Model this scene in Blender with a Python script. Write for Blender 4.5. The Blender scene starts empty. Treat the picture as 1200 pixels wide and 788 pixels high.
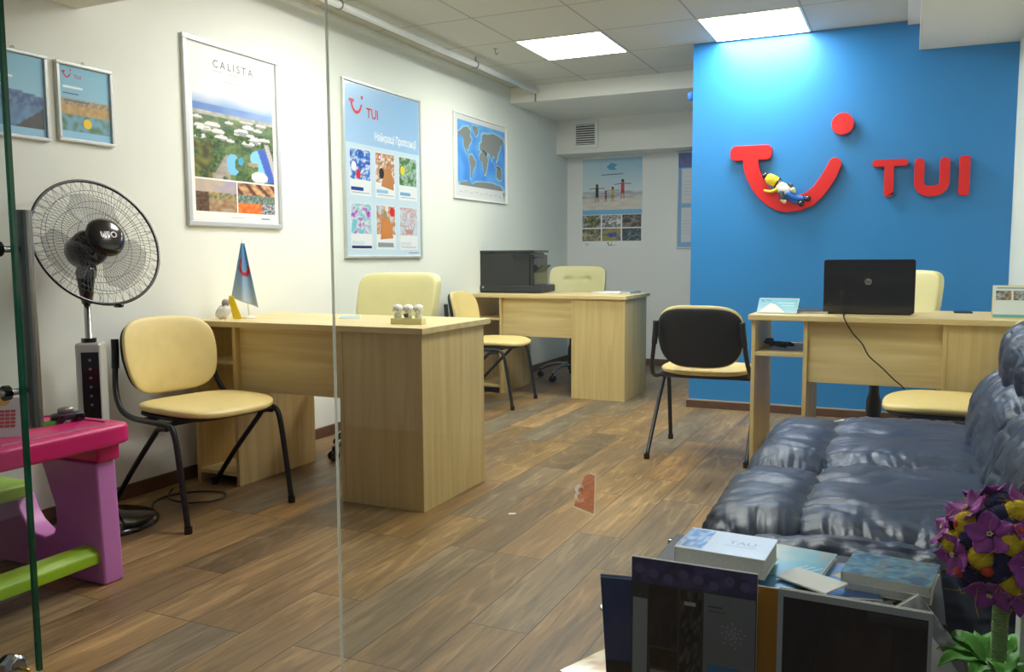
import bpy, bmesh, math, random
from mathutils import Vector, Matrix, noise
random.seed(7)
sc = bpy.context.scene
C = sc.collection
PI = math.pi
sin, cos = math.sin, math.cos

# ------------------------------------------------------------------ materials
def lin(c):
    return tuple((x/12.92 if x <= .04045 else ((x+.055)/1.055)**2.4) for x in [v/255. for v in c])
def newmat(name):
    m = bpy.data.materials.new(name); m.use_nodes = True
    nt = m.node_tree; b = nt.nodes['Principled BSDF']
    return m, nt, b
def mat(name, c, rough=.5, metal=0, vary=.06, scale=8, coat=0, bump=0, bscale=60, spec=.5, emit=0):
    m, nt, b = newmat(name)
    N, L = nt.nodes, nt.links
    tc = N.new('ShaderNodeTexCoord'); n = N.new('ShaderNodeTexNoise')
    n.inputs['Scale'].default_value = scale; n.inputs['Detail'].default_value = 4
    L.new(tc.outputs['Object'], n.inputs['Vector'])
    r = N.new('ShaderNodeValToRGB')
    l = lin(c)
    r.color_ramp.elements[0].color = tuple(x*(1-vary) for x in l)+(1,)
    r.color_ramp.elements[1].color = tuple(min(1, x*(1+vary)) for x in l)+(1,)
    r.color_ramp.elements[0].position = .3; r.color_ramp.elements[1].position = .7
    L.new(n.outputs['Fac'], r.inputs['Fac']); L.new(r.outputs['Color'], b.inputs['Base Color'])
    b.inputs['Roughness'].default_value = rough; b.inputs['Metallic'].default_value = metal
    b.inputs['Coat Weight'].default_value = coat
    b.inputs['Specular IOR Level'].default_value = spec
    if emit:
        b.inputs['Emission Color'].default_value = l+(1,); b.inputs['Emission Strength'].default_value = emit
    if bump:
        n2 = N.new('ShaderNodeTexNoise'); n2.inputs['Scale'].default_value = bscale; n2.inputs['Detail'].default_value = 6
        L.new(tc.outputs['Object'], n2.inputs['Vector'])
        bp = N.new('ShaderNodeBump'); bp.inputs['Strength'].default_value = bump; bp.inputs['Distance'].default_value = .004
        L.new(n2.outputs['Fac'], bp.inputs['Height']); L.new(bp.outputs['Normal'], b.inputs['Normal'])
    return m
def wood_mat(name, c1, c2, axis=2, rough=.42):
    m, nt, b = newmat(name); N, L = nt.nodes, nt.links
    tc = N.new('ShaderNodeTexCoord'); mp = N.new('ShaderNodeMapping')
    s = [26, 26, 26]; s[axis] = 1.6; mp.inputs['Scale'].default_value = s
    n = N.new('ShaderNodeTexNoise'); n.inputs['Scale'].default_value = 1; n.inputs['Detail'].default_value = 6; n.inputs['Distortion'].default_value = .6
    r = N.new('ShaderNodeValToRGB'); r.color_ramp.elements[0].position = .32; r.color_ramp.elements[1].position = .7
    r.color_ramp.elements[0].color = lin(c1)+(1,); r.color_ramp.elements[1].color = lin(c2)+(1,)
    L.new(tc.outputs['Object'], mp.inputs['Vector']); L.new(mp.outputs['Vector'], n.inputs['Vector'])
    L.new(n.outputs['Fac'], r.inputs['Fac']); L.new(r.outputs['Color'], b.inputs['Base Color'])
    b.inputs['Roughness'].default_value = rough
    return m
def attr_mat(name, rough=.45, coat=0):
    m, nt, b = newmat(name); a = nt.nodes.new('ShaderNodeVertexColor'); a.layer_name = 'Col'
    nt.links.new(a.outputs['Color'], b.inputs['Base Color']); b.inputs['Roughness'].default_value = rough
    b.inputs['Coat Weight'].default_value = coat; b.inputs['Coat Roughness'].default_value = .06
    return m
M = {}
M['wall'] = mat('wall_paint', (233, 236, 225), .65, vary=.015, scale=3, bump=.06, bscale=180)  # slight green tint paints in the light reflected off the glass
M['grey_wall'] = mat('alcove_paint', (236, 236, 232), .7, vary=.015, scale=3)
M['beam'] = mat('beam_paint', (234, 232, 224), .7, vary=.02, scale=2)
M['blue_wall'] = mat('blue_paint', (42, 132, 202), .4, vary=.03, scale=2, bump=.04, bscale=120, spec=.55)
M['skirt'] = mat('skirting_wood', (96, 66, 46), .45, vary=.15, scale=12)
M['desk'] = wood_mat('maple_vertical', (203, 176, 116), (222, 200, 142), 2)
M['desk_h'] = wood_mat('maple_lengthwise', (208, 184, 126), (228, 208, 154), 0)
M['desk_edge'] = mat('maple_edge_band', (222, 204, 150), .45, vary=.04)
M['cream'] = mat('cream_leatherette', (230, 208, 138), .42, vary=.04, scale=14, bump=.1, bscale=240)
M['cream2'] = mat('pale_cream_leatherette', (226, 218, 160), .45, vary=.03, scale=14, bump=.1, bscale=240)
M['black'] = mat('black_powder_coat', (24, 24, 27), .4, vary=.1)
M['black_shell'] = mat('black_plastic_shell', (20, 20, 24), .55, vary=.1, bump=.2, bscale=300)
M['gloss_black'] = mat('gloss_black_plastic', (14, 14, 16), .18, vary=.1, coat=.5)
M['charcoal'] = mat('charcoal_plastic', (40, 44, 52), .4, vary=.1)
M['chrome'] = mat('brushed_chrome', (190, 192, 192), .22, metal=1, vary=.05)
M['steel'] = mat('dark_steel', (150, 148, 144), .28, metal=.9, vary=.1)
M['alu'] = mat('silver_frame', (206, 210, 206), .35, metal=.35, vary=.03)
M['brass'] = mat('brass', (205, 165, 70), .25, metal=1, vary=.05)
M['white'] = mat('white_plastic', (236, 236, 232), .4, vary=.02)
M['paper'] = mat('white_paper', (240, 240, 236), .7, vary=.02)
M['page'] = mat('page_block', (214, 212, 204), .8, vary=.08, scale=200)
M['red'] = mat('red_sign_acrylic', (222, 30, 30), .35, vary=.03)
M['pink'] = mat('magenta_plastic', (214, 30, 112), .32, vary=.04)
M['purple'] = mat('lilac_plastic', (204, 126, 196), .38, vary=.04)
M['lime'] = mat('lime_plastic', (160, 205, 40), .35, vary=.04)
M['green'] = mat('green_plastic', (70, 160, 50), .4, vary=.08)
M['print'] = attr_mat('printed_sheet', .5)
M['gloss_print'] = attr_mat('laminated_print', .3, .6)
M['grille'] = mat('vent_shadow', (40, 40, 42), .8)
M['yellow'] = mat('yellow_plastic', (238, 205, 40), .4, vary=.05)
M['blue_toy'] = mat('blue_plastic', (40, 110, 200), .4, vary=.05)
def leather():
    m = mat('navy_leather', (44, 60, 88), .38, vary=.12, scale=5)
    nt = m.node_tree; N, L = nt.nodes, nt.links; b = N['Principled BSDF']; tc = N['Texture Coordinate']
    prev = None
    for sc_, st, dist, det in (((14, 14, 14), .22, .010, 3), ((160, 160, 160), .2, .002, 3)):
        mp = N.new('ShaderNodeMapping'); mp.inputs['Scale'].default_value = sc_; L.new(tc.outputs['Object'], mp.inputs['Vector'])
        n = N.new('ShaderNodeTexNoise'); n.inputs['Scale'].default_value = 1; n.inputs['Detail'].default_value = det; n.inputs['Distortion'].default_value = .8; L.new(mp.outputs[0], n.inputs['Vector'])
        bp = N.new('ShaderNodeBump'); bp.inputs['Strength'].default_value = st; bp.inputs['Distance'].default_value = dist
        L.new(n.outputs['Fac'], bp.inputs['Height'])
        if prev: L.new(prev.outputs['Normal'], bp.inputs['Normal'])
        prev = bp
    L.new(prev.outputs['Normal'], b.inputs['Normal']); return m
M['leather'] = leather()
M['fuzz_yellow'] = mat('yellow_sisal', (232, 198, 36), .9, vary=.25, scale=60, bump=1, bscale=200)
M['fuzz_navy'] = mat('navy_sisal', (38, 42, 92), .9, vary=.3, scale=60, bump=1, bscale=200)
M['petal'] = mat('purple_petal', (168, 70, 168), .55, vary=.25, scale=30)
M['berry'] = mat('orange_red_berry', (212, 66, 34), .3, vary=.15, scale=30)
M['leaf'] = mat('green_leaf', (96, 176, 62), .45, vary=.3, scale=20)
M['twine'] = mat('pale_green_twine', (150, 176, 120), .85, vary=.2, scale=80)
M['terracotta'] = mat('white_ceramic', (210, 210, 205), .4)
M['dark_wood'] = mat('black_table_laminate', (34, 32, 32), .4, vary=.1)
def film(name, c, tr):
    m = bpy.data.materials.new(name); m.use_nodes = True; nt = m.node_tree; N, L = nt.nodes, nt.links
    N.remove(N['Principled BSDF']); a = N.new('ShaderNodeBsdfTranslucent'); a.inputs['Color'].default_value = lin(c)+(1,)
    d = N.new('ShaderNodeBsdfDiffuse'); d.inputs['Color'].default_value = lin(c)+(1,)
    t = N.new('ShaderNodeBsdfTransparent'); x = N.new('ShaderNodeMixShader'); y = N.new('ShaderNodeMixShader'); y.inputs['Fac'].default_value = .25
    L.new(a.outputs[0], y.inputs[1]); L.new(d.outputs[0], y.inputs[2])
    x.inputs['Fac'].default_value = tr; L.new(y.outputs[0], x.inputs[1]); L.new(t.outputs[0], x.inputs[2]); L.new(x.outputs[0], N['Material Output'].inputs['Surface'])
    return m
M['frame_joint'] = film('glass_joint_seal', (240, 244, 232), .35)
M['flagblue'] = attr_mat('flag_cloth', .7)

def glass_mat():
    m = bpy.data.materials.new('clear_glass'); m.use_nodes = True; nt = m.node_tree; N, L = nt.nodes, nt.links
    N.remove(N['Principled BSDF']); out = N['Material Output']
    t = N.new('ShaderNodeBsdfTransparent'); t.inputs['Color'].default_value = (.955, .98, .965, 1)
    g = N.new('ShaderNodeBsdfGlossy'); g.inputs['Roughness'].default_value = .0
    f = N.new('ShaderNodeFresnel'); ge = N.new('ShaderNodeNewGeometry'); ir = N.new('ShaderNodeMapRange'); ir.inputs['To Min'].default_value = 1.5; ir.inputs['To Max'].default_value = 1/1.5
    L.new(ge.outputs['Backfacing'], ir.inputs['Value']); L.new(ir.outputs[0], f.inputs['IOR'])
    x = N.new('ShaderNodeMixShader')
    L.new(f.outputs['Fac'], x.inputs['Fac']); L.new(t.outputs[0], x.inputs[1]); L.new(g.outputs[0], x.inputs[2]); L.new(x.outputs[0], out.inputs['Surface'])
    return m
M['glass'] = glass_mat()
def edge_mat():
    m, nt, b = newmat('green_glass_edge')
    b.inputs['Base Color'].default_value = lin((34, 120, 82))+(1,); b.inputs['Roughness'].default_value = .12
    b.inputs['Transmission Weight'].default_value = .6
    return m
M['glass_edge'] = edge_mat()
def lamp_mat():
    m = bpy.data.materials.new('led_diffuser'); m.use_nodes = True; nt = m.node_tree; N = nt.nodes
    N.remove(N['Principled BSDF']); e = N.new('ShaderNodeEmission')
    e.inputs['Color'].default_value = (1, .985, .95, 1); e.inputs['Strength'].default_value = 29
    nt.links.new(e.outputs[0], N['Material Output'].inputs['Surface'])
    return m
M['lamp'] = lamp_mat()
def floor_mat():
    m, nt, b = newmat('laminate_planks'); N, L = nt.nodes, nt.links
    tc = N.new('ShaderNodeTexCoord'); mp = N.new('ShaderNodeMapping')
    mp.inputs['Rotation'].default_value = (0, 0, PI/2)
    br = N.new('ShaderNodeTexBrick')
    br.inputs['Scale'].default_value = 1; br.inputs['Brick Width'].default_value = .88; br.inputs['Row Height'].default_value = .185
    br.inputs['Mortar Size'].default_value = .0018; br.inputs['Mortar Smooth'].default_value = .4; br.offset = .37; br.offset_frequency = 3
    br.inputs['Bias'].default_value = 0
    br.inputs['Color1'].default_value = (0, 0, 0, 1); br.inputs['Color2'].default_value = (1, 1, 1, 1); br.inputs['Mortar'].default_value = (.5, .5, .5, 1)
    L.new(tc.outputs['Object'], mp.inputs['Vector']); L.new(mp.outputs['Vector'], br.inputs['Vector'])
    ramp = N.new('ShaderNodeValToRGB'); cr = ramp.color_ramp
    cols = [(104, 86, 62), (140, 110, 68), (112, 100, 80), (148, 118, 76), (106, 86, 62), (146, 112, 66)]
    cr.elements[0].color = lin(cols[0])+(1,); cr.elements[0].position = 0
    cr.elements[1].color = lin(cols[-1])+(1,); cr.elements[1].position = 1
    for i, cc in enumerate(cols[1:-1]):
        e = cr.elements.new((i+1)/5.); e.color = lin(cc)+(1,)
    L.new(br.outputs['Color'], ramp.inputs['Fac'])
    # grain, shifted per plank
    sep = N.new('ShaderNodeSeparateColor'); L.new(br.outputs['Color'], sep.inputs['Color'])
    sc_ = N.new('ShaderNodeMath'); sc_.operation = 'MULTIPLY'; sc_.inputs[1].default_value = 37
    L.new(sep.outputs[0], sc_.inputs[0])
    cmb = N.new('ShaderNodeCombineXYZ'); L.new(sc_.outputs[0], cmb.inputs['X']); L.new(sc_.outputs[0], cmb.inputs['Z'])
    add = N.new('ShaderNodeVectorMath'); add.operation = 'ADD'; L.new(tc.outputs['Object'], add.inputs[0]); L.new(cmb.outputs[0], add.inputs[1])
    mg = N.new('ShaderNodeMapping'); mg.inputs['Scale'].default_value = (30, 2.2, 1); L.new(add.outputs[0], mg.inputs['Vector'])
    n = N.new('ShaderNodeTexNoise'); n.inputs['Scale'].default_value = 1; n.inputs['Detail'].default_value = 8; n.inputs['Roughness'].default_value = .65; n.inputs['Distortion'].default_value = 1.2
    L.new(mg.outputs[0], n.inputs['Vector'])
    mw = N.new('ShaderNodeMapping'); mw.inputs['Scale'].default_value = (7, .8, 1); L.new(add.outputs[0], mw.inputs['Vector'])
    w = N.new('ShaderNodeTexNoise'); w.inputs['Scale'].default_value = 1; w.inputs['Detail'].default_value = 3
    L.new(mw.outputs[0], w.inputs['Vector'])
    wv = N.new('ShaderNodeTexWave'); wv.wave_type = 'RINGS'; wv.inputs['Scale'].default_value = 1.3; wv.inputs['Distortion'].default_value = 9; wv.inputs['Detail'].default_value = 3; wv.inputs['Detail Scale'].default_value = 1.2
    mv = N.new('ShaderNodeMapping'); mv.inputs['Scale'].default_value = (9, 1.3, 1); L.new(add.outputs[0], mv.inputs['Vector']); L.new(mv.outputs[0], wv.inputs['Vector'])
    r2 = N.new('ShaderNodeMapRange'); r2.inputs['From Min'].default_value = .3; r2.inputs['From Max'].default_value = .72; r2.inputs['To Min'].default_value = .60; r2.inputs['To Max'].default_value = 1.42
    L.new(n.outputs['Fac'], r2.inputs['Value'])
    r3 = N.new('ShaderNodeMapRange'); r3.inputs['From Min'].default_value = .3; r3.inputs['From Max'].default_value = .7; r3.inputs['To Min'].default_value = .8; r3.inputs['To Max'].default_value = 1.22
    L.new(w.outputs['Fac'], r3.inputs['Value'])
    r4 = N.new('ShaderNodeMapRange'); r4.inputs['From Min'].default_value = .75; r4.inputs['From Max'].default_value = 1; r4.inputs['To Min'].default_value = 1; r4.inputs['To Max'].default_value = 1.3
    L.new(wv.outputs['Fac'], r4.inputs['Value'])
    p1 = N.new('ShaderNodeMath'); p1.operation = 'MULTIPLY'; L.new(r2.outputs[0], p1.inputs[0]); L.new(r3.outputs[0], p1.inputs[1])
    p2 = N.new('ShaderNodeMath'); p2.operation = 'MULTIPLY'; L.new(p1.outputs[0], p2.inputs[0]); L.new(r4.outputs[0], p2.inputs[1])
    sv = N.new('ShaderNodeVectorMath'); sv.operation = 'SCALE'; L.new(ramp.outputs['Color'], sv.inputs[0]); L.new(p2.outputs[0], sv.inputs['Scale'])
    mx = N.new('ShaderNodeMix'); mx.data_type = 'RGBA'; mx.inputs['B'].default_value = lin((58, 44, 32))+(1,)
    L.new(br.outputs['Fac'], mx.inputs['Factor']); L.new(sv.outputs[0], mx.inputs['A'])
    L.new(mx.outputs['Result'], b.inputs['Base Color'])
    rr = N.new('ShaderNodeMapRange'); rr.inputs['To Min'].default_value = .34; rr.inputs['To Max'].default_value = .52
    L.new(n.outputs['Fac'], rr.inputs['Value']); L.new(rr.outputs[0], b.inputs['Roughness'])
    bp = N.new('ShaderNodeBump'); bp.inputs['Strength'].default_value = .15; bp.inputs['Distance'].default_value = .002
    L.new(n.outputs['Fac'], bp.inputs['Height']); L.new(bp.outputs['Normal'], b.inputs['Normal'])
    return m
M['floor'] = floor_mat()
def ceil_mat():
    m, nt, b = newmat('mineral_tiles'); N, L = nt.nodes, nt.links
    tc = N.new('ShaderNodeTexCoord'); sp = N.new('ShaderNodeSeparateXYZ'); L.new(tc.outputs['Object'], sp.inputs[0])
    outs = []
    for ax, off in ((0, 2.4), (1, -5.22)):
        a = N.new('ShaderNodeMath'); a.operation = 'ADD'; a.inputs[1].default_value = off+60; L.new(sp.outputs[ax], a.inputs[0])
        d = N.new('ShaderNodeMath'); d.operation = 'DIVIDE'; d.inputs[1].default_value = .6; L.new(a.outputs[0], d.inputs[0])
        f = N.new('ShaderNodeMath'); f.operation = 'FRACT'; L.new(d.outputs[0], f.inputs[0])
        s = N.new('ShaderNodeMath'); s.operation = 'SUBTRACT'; s.inputs[1].default_value = .5; L.new(f.outputs[0], s.inputs[0])
        ab = N.new('ShaderNodeMath'); ab.operation = 'ABSOLUTE'; L.new(s.outputs[0], ab.inputs[0])
        g = N.new('ShaderNodeMath'); g.operation = 'GREATER_THAN'; g.inputs[1].default_value = .489; L.new(ab.outputs[0], g.inputs[0])
        outs.append(g)
    mxm = N.new('ShaderNodeMath'); mxm.operation = 'MAXIMUM'; L.new(outs[0].outputs[0], mxm.inputs[0]); L.new(outs[1].outputs[0], mxm.inputs[1])
    mx = N.new('ShaderNodeMix'); mx.data_type = 'RGBA'; mx.inputs['A'].default_value = lin((206, 204, 192))+(1,); mx.inputs['B'].default_value = lin((168, 166, 156))+(1,)
    L.new(mxm.outputs[0], mx.inputs['Factor']); L.new(mx.outputs['Result'], b.inputs['Base Color']); b.inputs['Roughness'].default_value = .85
    n = N.new('ShaderNodeTexNoise'); n.inputs['Scale'].default_value = 140; L.new(tc.outputs['Object'], n.inputs['Vector'])
    bp = N.new('ShaderNodeBump'); bp.inputs['Strength'].default_value = .2; bp.inputs['Distance'].default_value = .002
    L.new(n.outputs['Fac'], bp.inputs['Height']); L.new(bp.outputs['Normal'], b.inputs['Normal'])
    return m
M['ceiling'] = ceil_mat()

# ------------------------------------------------------------------ mesh helpers
def obj(name, bm, m, parent=None, loc=None, bevel=0, smooth=False, seg=2, rot=None):
    bmesh.ops.recalc_face_normals(bm, faces=bm.faces) if len(bm.faces) else None
    me = bpy.data.meshes.new(name); bm.to_mesh(me); bm.free()
    if isinstance(m, (list, tuple)):
        for q in m: me.materials.append(q)
    else: me.materials.append(m)
    if smooth: me.shade_smooth()
    o = bpy.data.objects.new(name, me); C.objects.link(o)
    if parent is not None: o.parent = parent
    if loc is not None: o.location = loc
    if rot is not None: o.rotation_euler = rot
    if bevel:
        b = o.modifiers.new('bevel', 'BEVEL'); b.width = bevel; b.segments = seg; b.limit_method = 'ANGLE'; b.angle_limit = math.radians(40)
        if not smooth:
            me.shade_smooth()
            w = o.modifiers.new('wn', 'WEIGHTED_NORMAL')
    return o
def B(): return bmesh.new()
def thing(name, label, cat, loc=(0, 0, 0), rz=0, group=None):
    o = bpy.data.objects.new(name, None); C.objects.link(o); o.location = loc; o.rotation_euler = (0, 0, rz)
    o.empty_display_size = .05
    return tag(o, label, cat, group)
def tag(o, label, cat, group=None):
    o['label'] = label; o['category'] = cat
    if group: o['group'] = group
    return o
def struct(o): o['kind'] = 'structure'; return o
def box(bm, x0, x1, y0, y1, z0, z1, mt=None):
    vs = [bm.verts.new(p) for p in ((x0, y0, z0), (x1, y0, z0), (x1, y1, z0), (x0, y1, z0), (x0, y0, z1), (x1, y0, z1), (x1, y1, z1), (x0, y1, z1))]
    fs = [bm.faces.new([vs[i] for i in f]) for f in ((0, 3, 2, 1), (4, 5, 6, 7), (0, 1, 5, 4), (1, 2, 6, 5), (2, 3, 7, 6), (3, 0, 4, 7))]
    if mt is not None:
        for v in vs: v.co = mt @ v.co
    return bm
def prism(bm, pts, d, mt):
    """polygon in local (u,v), depth d along +w; mt maps (u,v,w)"""
    a = [bm.verts.new(mt @ Vector((p[0], p[1], 0))) for p in pts]; b = [bm.verts.new(mt @ Vector((p[0], p[1], d))) for p in pts]
    n = len(pts)
    bm.faces.new(a); bm.faces.new(b[::-1])
    for i in range(n): bm.faces.new([a[i], b[i], b[(i+1) % n], a[(i+1) % n]])
    return bm
XZ = Matrix(((1, 0, 0, 0), (0, 0, 1, 0), (0, 1, 0, 0), (0, 0, 0, 1)))      # (u,v,w) -> (u, w, v)
def smoothpts(pts, n=6):
    P = [Vector(p) for p in pts]
    if len(P) < 3: return P
    out = []
    for i in range(len(P)-1):
        p0 = P[max(i-1, 0)]; p1 = P[i]; p2 = P[i+1]; p3 = P[min(i+2, len(P)-1)]
        for k in range(n):
            t = k/n
            out.append(.5*((2*p1)+(-p0+p2)*t+(2*p0-5*p1+4*p2-p3)*t*t+(-p0+3*p1-3*p2+p3)*t**3))
    out.append(P[-1]); return out
def tube(bm, pts, r, n=10, cap=True, radii=None, closed=False):
    P = [Vector(p) for p in pts]; rings = []
    prev = None; N_ = len(P)
    for i, p in enumerate(P):
        if closed: t = (P[(i+1) % N_]-P[i-1]).normalized()
        else: t = ((P[min(i+1, N_-1)]-P[max(i-1, 0)])).normalized()
        if prev is None:
            a = Vector((0, 0, 1)) if abs(t.z) < .9 else Vector((1, 0, 0)); u = t.cross(a).normalized()
        else:
            u = (prev-t*prev.dot(t))
            u = u.normalized() if u.length > 1e-6 else t.orthogonal().normalized()
        prev = u; v = t.cross(u); rr = radii[i] if radii else r
        rings.append([bm.verts.new(p+(u*cos(2*PI*k/n)+v*sin(2*PI*k/n))*rr) for k in range(n)])
    for i in range(N_ if closed else N_-1):
        a, b = rings[i], rings[(i+1) % N_]
        for k in range(n): bm.faces.new([a[k], a[(k+1) % n], b[(k+1) % n], b[k]])
    if cap and not closed: bm.faces.new(rings[0][::-1]); bm.faces.new(rings[-1])
    return bm
def lathe(bm, prof, n=32, c=(0, 0, 0), mt=None):
    rings = []; c = Vector(c)
    for r, z in prof:
        rings.append([bm.verts.new(c+Vector((r*cos(2*PI*k/n), r*sin(2*PI*k/n), z))) for k in range(n)] if r > 1e-6 else [bm.verts.new(c+Vector((0, 0, z)))])
    for a, b in zip(rings, rings[1:]):
        for k in range(n):
            k2 = (k+1) % n
            f = [a[k % len(a)], a[k2 % len(a)], b[k2 % len(b)], b[k % len(b)]]
            u = []
            for v in f:
                if v not in u: u.append(v)
            if len(u) > 2: bm.faces.new(u)
    if mt is not None:
        for rg in rings:
            for v in rg: v.co = mt @ v.co
    return bm
def sbox(bm, c, h, e=4, n=14, fn=None):
    """superellipsoid box: centre c, half sizes h, exponent e; fn(unit, pos) -> pos"""
    vs = {}
    def V(p):
        k = tuple(round(x, 5) for x in p)
        if k not in vs:
            q = Vector(p); s = (abs(q.x)**e+abs(q.y)**e+abs(q.z)**e)**(1./e); u = q/s
            w = Vector((c[0]+u.x*h[0], c[1]+u.y*h[1], c[2]+u.z*h[2]))
            if fn: w = fn(u, w)
            vs[k] = bm.verts.new(w)
        return vs[k]
    for ax in range(3):
        for sg in (-1, 1):
            g = []
            for i in range(n+1):
                row = []
                for j in range(n+1):
                    a = math.tan((i/n*2-1)*PI/4*.98)/math.tan(PI/4*.98); b = math.tan((j/n*2-1)*PI/4*.98)/math.tan(PI/4*.98)
                    p = [0, 0, 0]; p[ax] = sg; p[(ax+1) % 3] = a; p[(ax+2) % 3] = b
                    row.append(V(p))
                g.append(row)
            for i in range(n):
                for j in range(n):
                    f = [g[i][j], g[i+1][j], g[i+1][j+1], g[i][j+1]]
                    if sg < 0: f.reverse()
                    try: bm.faces.new(f)
                    except ValueError: pass
    return bm
def ball(bm, c, r, n=10, s=(1, 1, 1)):
    return sbox(bm, c, (r*s[0], r*s[1], r*s[2]), 2, n)
def cyl(bm, c, r, z0, z1, n=24, mt=None):
    return lathe(bm, [(0, z0), (r, z0), (r, z1), (0, z1)], n, c, mt)
def children(o): return [c for c in bpy.data.objects if c.parent == o]
def dup(o, parent=None, label=None, loc=None, rz=None, **kw):
    c = o.copy(); C.objects.link(c)
    if parent is not None: c.parent = parent
    if loc is not None: c.location = loc
    if rz is not None: c.rotation_euler = (0, 0, rz)
    if label: c['label'] = label
    for ch in children(o): dup(ch, c)
    return c
def textmesh(s, size=1, align='LEFT', extrude=0, bold=0, spc=1):
    cu = bpy.data.curves.new('t', 'FONT'); cu.body = s; cu.size = size; cu.align_x = align; cu.space_character = spc; cu.extrude = extrude; cu.offset = bold
    cu.resolution_u = 3
    o = bpy.data.objects.new('t', cu); me = bpy.data.meshes.new_from_object(o)
    bpy.data.objects.remove(o); bpy.data.curves.remove(cu)
    return me

# printed picture: flat coloured shapes in layers, local plane X (right) Z (up), facing -Y
class Print:
    def __init__(s, step=.0004): s.bm = B(); s.col = s.bm.loops.layers.float_color.new('Col'); s.step = step
    def _f(s, vs, cols):
        try: f = s.bm.faces.new(vs)
        except ValueError: return
        for l, c in zip(f.loops, cols): l[s.col] = c
    def poly(s, pts, c, layer=1):
        c = lin(c)+(1,); vs = [s.bm.verts.new((p[0], -layer*s.step, p[1])) for p in pts]; s._f(vs, [c]*len(vs))
    def rect(s, a, b, c, d, col, layer=1): s.poly([(a, b), (c, b), (c, d), (a, d)], col, layer)
    def ell(s, u, v, ru, rv, col, layer=2, n=20): s.poly([(u+ru*cos(2*PI*k/n), v+rv*sin(2*PI*k/n)) for k in range(n)], col, layer)
    def line(s, pts, w, col, layer=2):
        for (a, b), (c, d) in zip(pts, pts[1:]):
            l = math.hypot(c-a, d-b) or 1; nx, ny = -(d-b)/l*w/2, (c-a)/l*w/2
            s.poly([(a+nx, b+ny), (c+nx, d+ny), (c-nx, d-ny), (a-nx, b-ny)], col, layer)
    def grid(s, a, b, c, d, nx, ny, fn, layer=1):
        vs = []; cs = []
        for j in range(ny+1):
            for i in range(nx+1):
                u, v = i/nx, j/ny
                vs.append(s.bm.verts.new((a+(c-a)*u, -layer*s.step, b+(d-b)*v))); q = fn(u, v); cs.append(lin([max(0, min(255, k)) for k in q])+(1,))
        for j in range(ny):
            for i in range(nx):
                k = j*(nx+1)+i; ix = (k, k+1, k+nx+2, k+nx+1); s._f([vs[t] for t in ix], [cs[t] for t in ix])
    def text(s, t, u, v, size, col, layer=3, align='LEFT', bold=0, sx=1, mirror=False, spc=1):
        me = textmesh(t, size, align, 0, bold, spc); c = lin(col)+(1,)
        vs = [s.bm.verts.new((u+p.co.x*sx*(-1 if mirror else 1), -layer*s.step, v+p.co.y)) for p in me.vertices]
        for f in me.polygons: s._f([vs[i] for i in f.vertices], [c]*len(f.vertices))
        bpy.data.meshes.remove(me)
    def smile(s, u, v, k, col, layer=3):
        """emblem: T bar, curved stroke, dot; k = overall scale"""
        s.rect(u, v+.50*k, u+.38*k, v+.64*k, col, layer)
        o = SM_OUT
        s.poly([(u+(x+1.087)/.69*k, v+(z-1.327)/.69*k) for x, z in o], col, layer)
        s.ell(u+k*1.0, v+.785*k, .09*k, .09*k, col, layer)
    def done(s, parent, m='print', name='print', loc=None, rot=None):
        me = bpy.data.meshes.new(name); s.bm.to_mesh(me); s.bm.free(); me.materials.append(M[m])
        o = bpy.data.objects.new(name, me); C.objects.link(o); o.parent = parent
        if loc: o.location = loc
        if rot: o.rotation_euler = rot
        return o
SM_OUT = [(-1.007, 1.70), (-1.000, 1.62), (-.982, 1.56), (-.938, 1.475), (-.895, 1.42), (-.844, 1.375), (-.785, 1.34), (-.719, 1.327), (-.64, 1.335), (-.563, 1.366), (-.505, 1.418), (-.459, 1.481), (-.42, 1.55), (-.397, 1.611), (-.395, 1.632), (-.408, 1.65), (-.425, 1.662), (-.442, 1.664), (-.462, 1.655), (-.49, 1.60), (-.52, 1.545), (-.56, 1.49), (-.605, 1.45), (-.655, 1.432), (-.703, 1.428), (-.76, 1.44), (-.813, 1.472), (-.855, 1.518), (-.885, 1.575), (-.903, 1.63), (-.909, 1.70)]
def nz(x, y, s=1, o=0): return noise.noise(Vector((x*s+o, y*s-o, o*1.7)))
def mixc(a, b, t):
    t = max(0, min(1, t)); return tuple(a[i]*(1-t)+b[i]*t for i in range(3))
def photo(pal, sx=6, sy=6, o=0, bands=None):
    """mottled picture colours out of a palette; bands = [(v_top, palette)] from below"""
    def fn(u, v):
        p = pal
        if bands:
            for top, q in bands:
                if v+.04*nz(u, v, 7, o) <= top: p = q; break
        t = (noise.noise(Vector((u*sx, v*sy, o)))*.9+noise.noise(Vector((u*sx*3, v*sy*3, o+9)))*.6+.5)*len(p)
        t = max(0, min(len(p)-1.001, t)); i = int(t); c = mixc(p[i], p[i+1], t-i) if i+1 < len(p) else p[-1]
        return c
    return fn

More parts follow.
